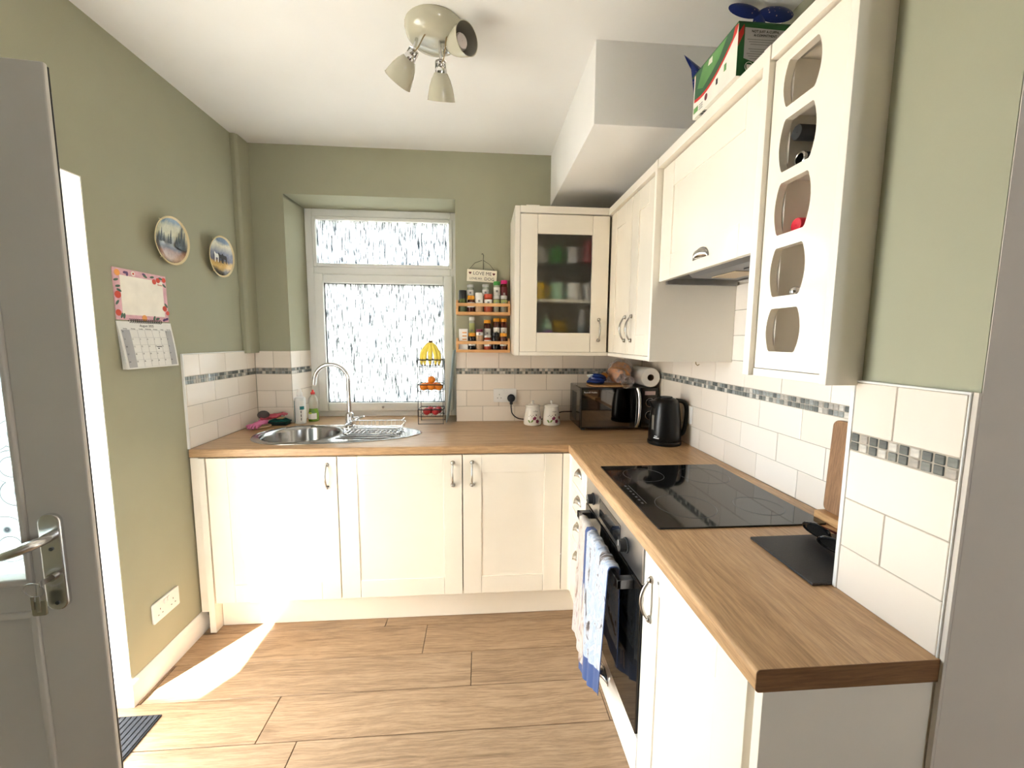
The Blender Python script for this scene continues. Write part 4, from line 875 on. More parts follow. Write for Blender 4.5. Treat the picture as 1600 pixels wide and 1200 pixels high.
# ---- canisters
simple('plum', srgb(126, 40, 82), .4); simple('leaf_green', srgb(106, 140, 56), .4); simple('bud', srgb(60, 50, 70), .4)
def canister(x, y, label, word):
    t = thing('canister', (x, y, .91), label, 'canister')
    rz = [(.050, .9105), (.054, .914), (.0555, .925), (.053, .95), (.047, .99), (.042, 1.018), (.040, 1.020)]
    MB().lathe([(.001, .9105)]+rz+[(.001, 1.020)], (x, y, 0), 32).build('pot', M['white_ceramic'], t)
    l = MB().lathe([(.001, 1.0205), (.044, 1.0205), (.045, 1.024), (.041, 1.030), (.02, 1.036), (.001, 1.037)], (x, y, 0), 32).build('lid', M['white_ceramic'], t)
    MB().lathe([(.001, 1.036), (.006, 1.036), (.006, 1.045), (.008, 1.050), (.008, 1.058), (.001, 1.060)], (x, y, 0), 16).build('knob', M['white_ceramic'], l)
    def rad(z):
        for (r0, z0), (r1, z1) in zip(rz[:-1], rz[1:]):
            if z0 <= z <= z1: return r0+(r1-r0)*(z-z0)/(z1-z0)
        return .05
    def spot(a, z, s_, mat, name, stretch=1.0, tilt=0, pet=0):
        P = []
        for k in range(20):
            th = 2*pi*k/20; rr = s_*(1 if not pet else (.62+.38*abs(cos(pet*th/2))))
            du, dv = rr*cos(th)*stretch, rr*sin(th); du, dv = du*cos(tilt)-dv*sin(tilt), du*sin(tilt)+dv*cos(tilt)
            zz = z+dv; r = rad(zz)+.0006; P.append((x+r*cos(a+du/r), y+r*sin(a+du/r), zz))
        r = rad(z)+.0007; MB().add([(x+r*cos(a), y+r*sin(a), z)]+P, [(0, k+1, (k+1) % 20+1) for k in range(20)]).build(name, mat, t)
    f0 = -pi/2
    spot(f0+.45, .938, .013, M['plum'], 'flower_print', pet=5); spot(f0+.12, .956, .009, M['plum'], 'flower_print', 1.3, .6); spot(f0-.5, .938, .011, M['leaf_green'], 'leaf_print', .45, .7); spot(f0-.16, .940, .011, M['leaf_green'], 'leaf_print', .4, -.7)
    spot(f0+.34, .976, .004, M['bud'], 'bud_print')
    for k in range(5): spot(f0-.55+.17*k, .968+.006*(k % 2), .0022, M['bud'], 'bud_print')
    spot(f0+.95, .958, .009, M['plum'], 'flower_print', .9)
    r = rad(.998)+.0006
    text('lettering', word, .013, plane_mat((x+r*cos(f0+.25), y+r*sin(f0+.25), .998), (cos(.25), sin(.25), 0), (.12*sin(.25), .12*-0.0+.10, 1)), M['grey_ink'], t)
canister(1.6665, -.11, 'white floral canister nearer the mains plug', 'coffee'); canister(1.7825, -.112, 'white floral canister nearer the microwave', 'sugar')
# ---- microwave
M['mirror'] = pm('dark_mirror_glass', (.16, .145, .13, 1), .03, 1, var=.02)
mw = thing('microwave', (2.14, -.16, .91), 'black microwave oven with mirrored door in the worktop corner', 'microwave')
MB().box(1.914, 2.374, -.292, -.035, .922, 1.160).build('casing', M['black_gloss'], mw, bevel=.006)
for x in (1.94, 2.35):
    for y in (-.27, -.06): MB().cyl((x, y, .9102), (x, y, .923), .012, n=14).build('foot', M['black_matt'], mw)
MB().box(1.9135, 1.9145, -.21, -.10, .955, 1.12).build('side_vent', M['black_matt'], mw)
FM = frame((0, -.292, 0), (1, 0, 0), (0, -1, 0))
dd = MB().box(1.917, 2.250, 0.0005, .012, .924, 1.158).xf(FM).build('door', M['black_gloss'], mw, bevel=.002)
MB().box(1.925, 2.205, .012, .0128, .934, 1.146).xf(FM).build('window', M['mirror'], dd)
MB().tube([FM @ Vector(p) for p in bez([(2.245, .010, .930), (2.252, .024, .965), (2.255, .028, 1.04), (2.252, .024, 1.12), (2.245, .010, 1.154)], 8)], .0085, 12).build('handle', M['chrome'], dd)
text('lettering', 'Russell Hobbs', .0135, plane_mat((1.972, -.3053, 1.132), (1, 0, 0), (0, 0, 1)), M['silver_white'], dd)
pn = MB().box(2.272, 2.371, .0005, .010, .924, 1.158).xf(FM).build('control_panel', M['black_gloss'], mw, bevel=.002)
MB().box(2.290, 2.352, .010, .0108, 1.116, 1.138).xf(FM).build('display', simple('display_pink', srgb(190, 165, 165), .2), pn)
for z in (1.072, .998):
    k = MB().cyl(FM @ Vector((2.322, .010, z)), FM @ Vector((2.322, .024, z)), .021, .019, 28).build('knob', M['black_gloss'], pn, bevel=.001)
    MB().tube([FM @ Vector((2.322+.0235*cos(a), .0112, z+.0235*sin(a))) for a in [2*pi*i/32 for i in range(32)]], .0022, 6, True).build('knob_ring', M['chrome'], k)
    MB().box(2.3195, 2.3245, .024, .027, z-.017, z+.017).xf(FM).build('knob_grip', M['chrome'], k, bevel=.001)
# ---- things on the microwave
MB().prism(rrect(1.985, 2.215, -.285, -.12, .03), 1.1605, 1.170).build('wooden_board', M['pale_wood'], bevel=.003, label='thin wooden board on top of the microwave', cat='board')
def crumple(c, r, sx, sy, sz, mat, name, seed, amp=.16, par=None, **pr):
    rnd = random.Random(seed); ph = [(rnd.uniform(2, 6), rnd.uniform(2, 6), rnd.uniform(2, 7), rnd.uniform(0, 6)) for _ in range(7)]
    m = MB().ball((0, 0, 0), 1, 40, 24); V = []
    for v in m.v:
        v = Vector(v); k = 1+amp*sum(sin(a*v.x+b*v.y+g*v.z+p) for a, b, g, p in ph)/3
        V.append((c[0]+v.x*r*sx*k, c[1]+v.y*r*sy*k, max(c[2]-r*sz*.92, c[2]+v.z*r*sz*k)))
    m.v = V; return m.build(name, mat, par, smooth=35, **pr)
M['crust'] = pm('bread_crust', srgb(196, 140, 92), .6, var=.4, scale=18)
def film_mat():
    m, nt, b = new_mat('clear_crinkled_film'); out = nt.nodes['Material Output']; tr = N(nt, 'ShaderNodeBsdfTransparent'); tr.inputs[0].default_value = (.93, .91, .9, 1)
    v = coords(nt); bump(nt, b, noise(nt, v, 45, 4, .6), 1.0, .01); b.inputs['Base Color'].default_value = (.75, .7, .7, 1); b.inputs['Roughness'].default_value = .12
    mx = N(nt, 'ShaderNodeMixShader'); nt.links.new(ramp(nt, noise(nt, v, 30, 4, .7), [(.4, (.08, .08, .08, 1)), (.7, (.5, .5, .5, 1))]), mx.inputs[0]); nt.links.new(tr.outputs[0], mx.inputs[1]); nt.links.new(b.outputs[0], mx.inputs[2]); nt.links.new(mx.outputs[0], out.inputs[0]); return m
M['film'] = film_mat()
br = thing('bread_loaf', (2.165, -.19, 1.17), 'brown bread loaf in a twisted clear plastic bag on the microwave', 'bread')
crumple((2.180, -.175, 1.235), .062, .98, 1.35, 1.0, M['crust'], 'loaf', 3, .10, br)
crumple((2.180, -.178, 1.237), .066, 1.0, 1.37, 1.02, M['film'], 'bag', 5, .22, br)
rnd = random.Random(4)
MB().lathe([(.012, 0), (.009, .012), (.02, .03), (.034, .055), (.040, .075)], n=26, m=Matrix.Translation((2.165, -.262, 1.225)) @ Matrix.Rotation(radians(118), 4, 'X') @ Matrix.Rotation(radians(12), 4, 'Y')).build('bag_neck', M['film'], br, solid=.0006)
for k in range(9):
    a = rnd.uniform(-.9, .9); MB().grid(lambda u, v, a=a, k=k: (2.165+sin(a)*(.012+.052*v)+.006*sin(6*u+k), -.262-.034*v-.012*u, 1.228-.045*v*cos(a)+.012*u*sin(3*v+k)), 4, 6).build('bag_fold', M['film'], br, solid=.0005)
M['crisp_blue'] = pm('glossy_blue_wrapper', srgb(28, 52, 120), .25, var=.25, scale=20, bmp=.5, bscale=25)
cr = thing('snack_packet', (2.03, -.2, 1.17), 'crumpled blue and white snack packet on the microwave', 'packet')
crumple((2.030, -.215, 1.198), .035, 1.5, 1.3, .75, M['crisp_blue'], 'wrapper', 8, .34, cr)
crumple((2.030, -.200, 1.214), .024, 1.8, 1.2, .6, M['silver_white'], 'wrapper_top', 11, .22, cr)
crumple((2.078, -.200, 1.218), .020, 1.2, 1.0, .8, simple('amber_wrap', srgb(196, 132, 60), .35), 'wrapper_corner', 12, .2, cr)
kr_ = thing('kitchen_roll', (2.32, -.2, 1.16), 'white kitchen paper roll lying on the microwave', 'kitchen roll')
KM = Matrix.Translation((2.321, -.300, 1.2165)) @ Matrix.Rotation(-pi/2, 4, 'X')
MB().lathe([(.019, 0), (.054, 0), (.0555, .003), (.0555, .225), (.019, .225)], n=40, m=KM).build('paper', M['paper'], kr_)
MB().lathe([(.0175, .0), (.019, -.0004), (.019, .225), (.0175, .225), (.0175, 0)], n=28, m=KM).build('core', simple('cardboard', srgb(120, 100, 82), .8), kr_)
# ---- kettle
M['kettle_black'] = pm('black_satin_plastic', (.005, .005, .005, 1), .28, var=.1, spec=.3)
kt = thing('kettle', (2.28, -.60, .91), 'black plastic electric kettle by the right hand tiles', 'kettle')
KC = (2.277, -.600)
MB().lathe([(.001, .9105), (.080, .9105), (.082, .914), (.082, .926), (.078, .930), (.001, .930)], (*KC, 0), 36).build('base', M['kettle_black'], kt)
MB().lathe([(.001, .931), (.076, .931), (.079, .936), (.079, .96), (.076, 1.02), (.070, 1.08), (.063, 1.12), (.056, 1.134), (.04, 1.142), (.001, 1.144)], (*KC, 0), 40).build('jug', M['kettle_black'], kt)
MB().tube(bez([(KC[0]+.045, KC[1]-.01, 1.132), (KC[0]+.082, KC[1]-.02, 1.124), (KC[0]+.097, KC[1]-.024, 1.09), (KC[0]+.096, KC[1]-.024, 1.03), (KC[0]+.088, KC[1]-.02, .975), (KC[0]+.072, KC[1]-.015, .955)], 6), .0105, 12).build('handle', M['kettle_black'], kt)
MB().prism([(KC[0]-.090, 1.128), (KC[0]-.050, 1.134), (KC[0]-.050, 1.08), (KC[0]-.068, 1.09)], KC[1]-.018, KC[1]+.018, 'y').build('spout', M['kettle_black'], kt, bevel=.005)
MB().lathe([(.001, 1.1445), (.030, 1.144), (.030, 1.149), (.001, 1.150)], (*KC, 0), 24).build('lid_button', M['black_matt'], kt)
wrap(KC[0], KC[1], .0775, -pi*.93, -pi*.87, .965, 1.06, 'water_window', simple('smoke_window', srgb(120, 116, 110), .15), kt, 4)
wrap(KC[0], KC[1], .0798, -pi*.86, -pi*.74, .946, .951, 'badge', M['silver_white'], kt, 4); wrap(KC[0], KC[1], .0796, -pi*.84, -pi*.78, .955, .959, 'badge', M['silver_white'], kt, 4)
# ---- chopping board on its block, slate mat, glasses
MB().box(2.335, W-.0025, -1.80, -1.475, .9105, .934).build('wooden_block', M['pale_wood'], bevel=.002, label='pale wooden block under the chopping board', cat='block')
MB().prism(rrect(-1.795, -1.478, .9345, 1.205, .018), -.008, .010, 'x').xf(Matrix.Translation((2.3655, 0, 0)) @ Matrix.Translation((0, 0, .9345)) @ Matrix.Rotation(radians(2.0), 4, 'Y') @ Matrix.Translation((0, 0, -.9345))).build('chopping_board', M['board_wood'], bevel=.004, label='brown wooden chopping board leaning on the tiles', cat='board')
simple('slate', srgb(38, 38, 40), .55, bmp=.5, scale=60)
MB().prism([(2.056, -1.594), (2.30, -1.592), (2.302, -1.800), (2.052, -1.803)], .9105, .9165).build('slate_board', M['slate'], bevel=.001, label='black slate board on the worktop by the pier', cat='board')
sg = thing('sunglasses', (2.20, -1.66, .9165), 'dark sunglasses lying on the slate board', 'glasses')
M['lens'] = pm('dark_lens', (.02, .018, .016, 1), .05)
for i, (cx, cy, tilt) in enumerate([(2.212, -1.625, .35), (2.190, -1.700, .5)]):
    R_ = Matrix.Translation((cx, cy, .944)) @ Matrix.Rotation(tilt, 4, 'Z') @ Matrix.Rotation(radians(55), 4, 'Y')
    P = [R_ @ Vector((.024*cos(a)*(1-.1*sin(a)), .031*sin(a), 0)) for a in [2*pi*k/32 for k in range(32)]]
    MB().tube(P, .0035, 8, True).build('rim', M['black_gloss'], sg)
    MB().add([R_ @ Vector((0, 0, .003))]+P, [(0, k+1, (k+1) % 32+1) for k in range(32)]).build('lens', M['lens'], sg, solid=.001)
MB().tube(bez([(2.214, -1.654, .955), (2.210, -1.662, .961), (2.205, -1.672, .956)], 6), .003, 8).build('bridge', M['black_gloss'], sg)
MB().tube(bez([(2.225, -1.598, .948), (2.262, -1.612, .936), (2.290, -1.640, .922)], 6), .003, 8).build('temple', simple('temple_red', srgb(110, 50, 50), .4), sg)
MB().tube(bez([(2.205, -1.728, .948), (2.245, -1.735, .936), (2.285, -1.745, .922)], 6), .003, 8).build('temple', M['black_gloss'], sg)
# ---- tea towels over the oven handle
def towel_mat(name, stops, border, seed):
    m, nt, b = new_mat(name)
    tc = N(nt, 'ShaderNodeTexCoord'); mp = N(nt, 'ShaderNodeMapping'); mp.inputs['Scale'].default_value = (2.4, 4.2, 1); mp.inputs['Location'].default_value = (seed, seed*.7, 0)
    nt.links.new(tc.outputs['UV'], mp.inputs[0]); f = noise(nt, mp.outputs[0], 2.2, 6, .62, .8)
    c = ramp(nt, f, stops)
    sx = N(nt, 'ShaderNodeSeparateXYZ'); nt.links.new(tc.outputs['UV'], sx.inputs[0])
    def edge(o_, lo, hi):
        a = N(nt, 'ShaderNodeMath', operation='LESS_THAN'); a.inputs[1].default_value = lo; nt.links.new(o_, a.inputs[0])
        d_ = N(nt, 'ShaderNodeMath', operation='GREATER_THAN'); d_.inputs[1].default_value = hi; nt.links.new(o_, d_.inputs[0])
        s_ = N(nt, 'ShaderNodeMath', operation='MAXIMUM'); nt.links.new(a.outputs[0], s_.inputs[0]); nt.links.new(d_.outputs[0], s_.inputs[1]); return s_.outputs[0]
    if border:
        mx = N(nt, 'ShaderNodeMath', operation='MAXIMUM'); nt.links.new(edge(sx.outputs[0], *border[0]), mx.inputs[0]); nt.links.new(edge(sx.outputs[1], *border[1]), mx.inputs[1])
        c = mix_rgb(nt, mx.outputs[0], c, srgb(40, 64, 112))
    nt.links.new(c, b.inputs['Base Color']); b.inputs['Roughness'].default_value = .9; b.inputs['Sheen Weight'].default_value = .2
    bump(nt, b, noise(nt, coords(nt), 400, 2), .3, .0008); return m
M['towel_a'] = towel_mat('pale_floral_tea_towel', [(.33, srgb(120, 80, 66)), (.42, srgb(170, 156, 142)), (.56, srgb(184, 176, 168)), (.68, srgb(140, 104, 104))], None, 3)
M['towel_b'] = towel_mat('blue_bordered_scenic_tea_towel', [(.37, srgb(40, 36, 36)), (.405, srgb(112, 96, 86)), (.44, srgb(176, 180, 186)), (.53, srgb(144, 156, 176)), (.60, srgb(184, 185, 188)), (.72, srgb(120, 132, 156))], ((.10, .985), (.07, .90)), 1.3)
def towel(y0, y1, zf0, zf1, zb, xo, mat, label, seed):
    """draped over the bar: back flap, over the top, front flap"""
    bx0, bx1, bz = 1.744, 1.757, .7335
    xf_, xb_ = bx0-.004-xo, bx1+.005+xo*.3; top_ = bz+.003+xo
    def f(u, v):
        y = y0+(y1-y0)*u; w_ = .004*sin(9*u+seed)+.003*sin(17*u+seed*2)
        Lb, Lf = top_-zb, top_-(zf0+(zf1-zf0)*u); over = .022; tot = Lb+over+Lf; s_ = v*tot
        if s_ < Lb: k = s_/Lb; return (xb_+.004*(1-k)+w_*.5*(1-k), y, zb+s_)
        if s_ < Lb+over: k = (s_-Lb)/over; return (xb_+(xf_-xb_)*k, y, top_+.004*sin(pi*k))
        d_ = (s_-Lb-over); k = d_/Lf; return (xf_-.006*k-abs(w_)*1.6*k-.010*k*u, y+.010*k*sin(4*u+seed)-.02*k*(u-.5), top_-d_)
    t = MB().grid(f, 36, 64, uv=True).build('tea_towel', M[mat], None, smooth=70, solid=.0022, label=label, cat='tea towel'); return t
towel(-1.05, -1.215, .25, .235, .45, .002, 'towel_a', 'pale floral tea towel on the far end of the oven handle', 1.0)
towel(-1.165, -1.435, .175, .335, .42, .009, 'towel_b', 'blue edged tea towel with a country scene over the oven handle', 2.6)
# ---- ceiling spotlight
M['lamp_cream'] = pm('cream_enamel', srgb(196, 192, 172), .2, var=.02, coat=.4); M['lamp_in'] = pm('grey_inner_enamel', srgb(140, 136, 126), .4); M['bulb'] = pm('opal_bulb', srgb(215, 205, 200), .4)
cl = thing('ceiling_spotlight', (1.185, -.965, ZC), 'cream ceiling light with three adjustable bell shaped spots', 'ceiling light')
LC = (1.185, -.965)
MB().lathe([(.104, ZC-.0005), (.104, ZC-.012), (.098, ZC-.030), (.083, ZC-.046), (.055, ZC-.056), (.02, ZC-.059), (.001, ZC-.0592)], (*LC, 0), 48).build('base', M['lamp_cream'], cl)
simple('flex_gold', srgb(150, 130, 90), .5)
def spot_head(att, neck, d, L=.100, R=.050, label=None):
    att, neck, d = Vector(att), Vector(neck), Vector(d).normalized()
    q_ = d.to_track_quat('Z', 'Y').to_matrix().to_4x4(); q_.translation = neck
    MB().tube([att+Vector((0, 0, .012)), att*.5+neck*.5+Vector((0, 0, .003)), neck-d*.012], .0058, 10).build('arm', M['chrome'], cl)
    sd = d.cross(Vector((0, 1, 0))).normalized()*.017
    MB().tube([neck-d*.014+sd, neck+d*.016+sd], .0035, 8).tube([neck-d*.014-sd, neck+d*.016-sd], .0035, 8).tube([neck-d*.014+sd, neck-d*.020, neck-d*.014-sd], .0035, 8).build('yoke', M['chrome'], cl)
    MB().lathe([(.001, -.012), (.012, -.011), (.015, -.002), (.0145, .002), (.018, .006), (.021, .012), (.0205, .020), (.023, .026), (.001, .026)], n=24, m=q_).build('collar', M['chrome'], cl)
    sh = MB().lathe([(.018, .016), (.024, .020), (.034, .038), (.042, .060), (R-.003, .082), (R, L), (R+.0012, L+.001), (R-.001, L+.0012)], n=40, m=q_).build('shade', M['lamp_cream'], cl, label=label)
    MB().lathe([(R-.001, L+.0010), (R-.004, .082), (.040, .060), (.032, .040), (.022, .024), (.001, .023)], n=40, m=q_).build('shade_lining', M['lamp_in'], sh)
    MB().lathe([(.001, .079), (.022, .078), (.0255, .072), (.024, .05), (.016, .03), (.016, .0235)], n=28, m=q_).build('bulb', M['bulb'], cl)
    MB().tube(bez([att+Vector((.03, .0, .014)), att+Vector((.025, -.03, -.01)), neck*.6+att*.4+Vector((.015, -.03, -.02)), neck-d*.008], 6), .0022, 6).build('flex', M['flex_gold'], cl)
spot_head((1.130, -.985, ZC-.052), (1.108, -.985, 2.428), (-.60, .48, -.64))
spot_head((1.205, -.985, ZC-.058), (1.208, -.985, 2.392), (-.04, .52, -.85))
spot_head((1.232, -.965, ZC-.052), (1.232, -.985, 2.452), (.70, -.70, -.10))
# ---- collector plates
def plate_mat(kind):
    m, nt, b = new_mat('painted_plate_'+kind); v = coords(nt, (1, 1, 1), 'Object'); sx = N(nt, 'ShaderNodeSeparateXYZ'); nt.links.new(v, sx.inputs[0])
    f = noise(nt, v, 22, 6, .65, .6); g = noise(nt, coords(nt, (1, 1.5, 1)), 60, 5, .7, .3)
    mr = N(nt, 'ShaderNodeMapRange'); mr.inputs['From Min'].default_value = 1.745; mr.inputs['From Max'].default_value = 1.94; nt.links.new(sx.outputs[2], mr.inputs[0])
    ad = N(nt, 'ShaderNodeMath', operation='MULTIPLY_ADD'); ad.inputs[1].default_value = .22; nt.links.new(f, ad.inputs[0]); nt.links.new(mr.outputs[0], ad.inputs[2])
    if kind == 'forest': st = [(.10, srgb(62, 52, 50)), (.22, srgb(190, 160, 140)), (.38, srgb(140, 105, 88)), (.46, srgb(84, 80, 84)), (.60, srgb(150, 152, 148)), (.72, srgb(214, 212, 186)), (.9, srgb(206, 208, 190)), (1.0, srgb(120, 146, 168))]
    else: st = [(.10, srgb(40, 36, 34)), (.24, srgb(96, 88, 78)), (.36, srgb(222, 186, 122)), (.46, srgb(214, 180, 120)), (.52, srgb(130, 132, 150)), (.7, srgb(150, 158, 180)), (.9, srgb(226, 224, 206)), (1.0, srgb(128, 146, 170))]
    c = mix_rgb(nt, .35, ramp(nt, ad.outputs[0], st), ramp(nt, g, [(.35, srgb(60, 58, 60)), (.65, srgb(236, 226, 206))]), 'SOFT_LIGHT'); nt.links.new(c, b.inputs['Base Color']); b.inputs['Roughness'].default_value = .15; return m
M['gilt'] = pm('cream_gilt_rim', srgb(222, 206, 164), .25); simple('conifer', srgb(44, 54, 54), .4); simple('horse_dark', srgb(40, 34, 34), .4); simple('horse_white', srgb(232, 230, 224), .4)
def plate(y, z, r, kind, label):
    t = thing('collector_plate', (LW, y, z), label, 'plate')
    PM = Matrix.Translation((LW+.020, y, z)) @ Matrix.Rotation(radians(4), 4, 'Y') @ Matrix.Rotation(pi/2, 4, 'Y')
    MB().lathe([(.001, -.006), (r*.55, -.006), (r*.9, .002), (r, .010), (r*.985, .012), (r*.92, .008), (r*.90, .0065)], n=48, m=PM).build('rim', M['gilt'], t)
    MB().lathe([(.001, -.001), (r*.6, .0), (r*.9, .0066), (r*.915, .0075)], n=48, m=PM).build('painting', plate_mat(kind), t)
    for a in (.5, 2.6, 3.9, 5.6): MB().tube([PM @ Vector((r*1.01*cos(a), r*1.01*sin(a), .004)), PM @ Vector((r*.99*cos(a), r*.99*sin(a), .0135)), PM @ Vector((r*.95*cos(a), r*.95*sin(a), .0115))], .0014, 6).build('hanger_clip', M['gilt'], t)
    MB().box(LW+.0003, LW+.014, y-.02, y+.02, z-.03, z+.03).build('hanger', M['black_wire'], t)
    sh = MB(); pt_ = lambda a, b, h=.0: PM @ Vector((-b*r, a*r, .0035+.006*(a*a+b*b)+h))
    def flat(P, mat, nm): MB().add([pt_(*p) for p in P]+[pt_(*p, .0006) for p in P], [tuple(range(len(P), 2*len(P)))]+[(i, (i+1) % len(P), len(P)+(i+1) % len(P), len(P)+i) for i in range(len(P))]).build(nm, mat, t, smooth=0)
    if kind == 'forest':
        for cx, b0, h, w_ in ((.55, -.30, .90, .13), (.70, -.28, .70, .10), (.40, -.26, .60, .10), (.28, -.22, .36, .07), (-.05, -.15, .50, .08), (-.18, -.15, .3, .06), (-.58, -.12, .46, .09), (-.72, -.15, .32, .08), (-.44, -.12, .28, .06)):
            P = [(cx-w_*.15, b0)]; L = [(cx-w_*(1-k/5)*(1 if k % 1 == 0 else .6), b0+.08+h*k/5) for k in range(5)]
            zz = []
            for k in range(5): zz += [(cx-w_*(1-k/5), b0+.06+h*k/5), (cx-w_*(.55-.5*k/5), b0+.06+h*(k+.8)/5)]
            flat([(cx, b0)]+zz+[(cx, b0+h+.1)]+[(2*cx-a, b) for a, b in zz[::-1]], M['conifer'], 'painted_tree')
    else:
        for cx, mat in ((-.38, 'horse_white'), (-.05, 'horse_dark'), (.25, 'horse_dark')):
            flat([(cx-.16, -.02), (cx-.22, .10), (cx-.16, .16), (cx-.08, .08), (cx+.12, .08), (cx+.18, -.02), (cx+.16, -.30), (cx+.11, -.30), (cx+.10, -.10), (cx-.06, -.10), (cx-.08, -.32), (cx-.13, -.32)], M[mat], 'painted_horse')
plate(-.634, 1.842, .102, 'forest', 'round wall plate painted with conifers above the calendar'); plate(-.290, 1.842, .104, 'horses', 'round wall plate painted with horses beside the pipe boxing')
# ---- wall calendar
ca = thing('wall_calendar', (LW, -.78, 1.30), 'spiral bound wall calendar with a pink fruit border', 'calendar')
simple('cal_pink', srgb(226, 178, 188), .7, var=.12, scale=60); simple('cal_cream', srgb(246, 240, 228), .7); simple('tomato', srgb(206, 70, 44), .6); simple('peach', srgb(236, 160, 80), .6); simple('leaf', srgb(74, 104, 82), .6); simple('violet', srgb(96, 60, 110), .6); simple('cal_grey', srgb(176, 176, 178), .7)
cy0, cy1 = -.918, -.660
MB().box(LW+.0005, LW+.004, cy0, cy1, 1.492, 1.685).build('top_page', M['cal_pink'], ca)
MB().box(LW+.004, LW+.0046, cy0+.028, cy1-.020, 1.512, 1.660).build('note_panel', M['cal_cream'], ca)
rnd = random.Random(21)
def blob(y, z, s_, mat, nm, st=1, rot=0, x=.0046):
    P = [(s_*st*cos(a), s_*sin(a)) for a in [2*pi*k/16 for k in range(16)]]; P = [(y+a*cos(rot)-b*sin(rot), z+a*sin(rot)+b*cos(rot)) for a, b in P]
    MB().prism(P, LW+x, LW+x+.0005+rnd.uniform(0, .0004), 'x').build(nm, M[mat], ca, smooth=0)
for y, z, s_, m_ in [(-.900, 1.667, .012, 'peach'), (-.905, 1.585, .0135, 'tomato'), (-.909, 1.518, .012, 'tomato'), (-.725, 1.655, .0105, 'tomato'), (-.704, 1.663, .0105, 'tomato'), (-.672, 1.668, .010, 'tomato'), (-.679, 1.548, .0115, 'tomato'), (-.664, 1.530, .009, 'tomato'), (-.790, 1.503, .012, 'peach')]: blob(y, z, s_, m_, 'printed_fruit')
for y, z, r_ in [(-.908, 1.640, .3), (-.902, 1.617, .2), (-.898, 1.602, -.4), (-.910, 1.556, .9), (-.895, 1.508, 1.2), (-.885, 1.507, 1.4), (-.735, 1.672, .2), (-.690, 1.672, -.2), (-.672, 1.645, -.6), (-.670, 1.562, -.9), (-.722, 1.503, .2), (-.740, 1.504, 1.2), (-.770, 1.670, -.4)]: blob(y, z, .0045, 'leaf', 'printed_leaf', 2.4, r_)
for y, z in [(-.865, 1.672), (-.856, 1.668), (-.775, 1.676), (-.686, 1.500), (-.672, 1.504)]: blob(y, z, .005, 'violet', 'printed_flower', 1.8, rnd.uniform(0, 3))
blob(-.828, 1.672, .009, 'cal_cream', 'printed_flower'); blob(-.828, 1.672, .004, 'tomato', 'printed_flower', x=.0054)
text('lettering', 'Notes', .010, plane_mat((LW+.0047, -.695, 1.645), (0, 1, 0), (0, 0, 1)), M['tomato'], ca)
# lower page leaf, bellied away from the wall
gy0, gy1, gz0, gz1 = -.922, -.652, 1.304, 1.487
def belly(u, v, o_=0): return (LW+.004+.020*(1-v)**1.4*(1-.15*u)+.004*sin(pi*v)+o_, gy0+(gy1-gy0)*u+.006*(1-v), gz0+(gz1-gz0)*v)
MB().grid(lambda u, v: belly(u, v, -.0), 12, 12).build('month_page', M['paper'], ca, solid=.0008)
for k in (1, 2, 3): MB().grid(lambda u, v, k=k: (LW+.001+(belly(u, v)[0]-LW)*(1-.24*k), belly(u, v)[1], belly(u, v)[2]), 8, 8).build('page_below', M['paper'], ca, solid=.0005)
for c0, c1 in ((.035, .17), (.845, .965)): MB().grid(lambda u, v: belly(c0+(c1-c0)*u, .03+.79*v, .0012), 2, 12).build('weekend_column', M['cal_grey'], ca, solid=.0002)
for k in range(6): MB().grid(lambda u, v, k=k: belly(.035+.93*u, .03+.158*k+.004*v, .0016), 10, 1).build('ruled_line', M['cal_grey'], ca, solid=.0002)
for k in range(1, 7): MB().grid(lambda u, v, k=k: belly(.035+.135*k+.003*u, .03+.79*v, .0016), 1, 10).build('ruled_line', M['cal_grey'], ca, solid=.0002)
def cal_text(s_, u, v, size, al='CENTER'):
    p = Vector(belly(u, v, .0022)); q_ = Vector(belly(u, min(1, v+.03), .0022)); text('lettering', s_, size, plane_mat(p, (0, 1, 0), q_-p), M['ink'], ca, al, .0001)
cal_text('August 2025', .5, .915, .014)
for k, w_ in enumerate(('Sunday', 'Monday', 'Tuesday', 'Wednesday', 'Thursday', 'Friday', 'Saturday')): cal_text(w_, .035+.135*(k+.5)-.0, .845, .0062)
for d_ in range(1, 32):
    r_, c_ = divmod(d_+4, 7)
    if r_ == 5: r_ = 0
    cal_text(str(d_), .055+.133*c_, .785-.158*r_, .008)
MB().tube([belly(.60+.09*k/14, .46+.012*sin(2.3*k), .003) for k in range(15)], .0008, 4).tube([belly(.61+.03*k/6, .42+.012*sin(2.9*k), .003) for k in range(7)], .0008, 4).build('handwriting', M['ink'], ca)
for k in range(17):
    y = -.865+.0095*k; MB().tube([(LW+.0065+.0062*cos(a), y+.0016*sin(a/2), 1.4895+.0072*sin(a)) for a in [2*pi*i/10 for i in range(11)]], .0010, 5).build('spiral_loop', M['black_wire'], ca)
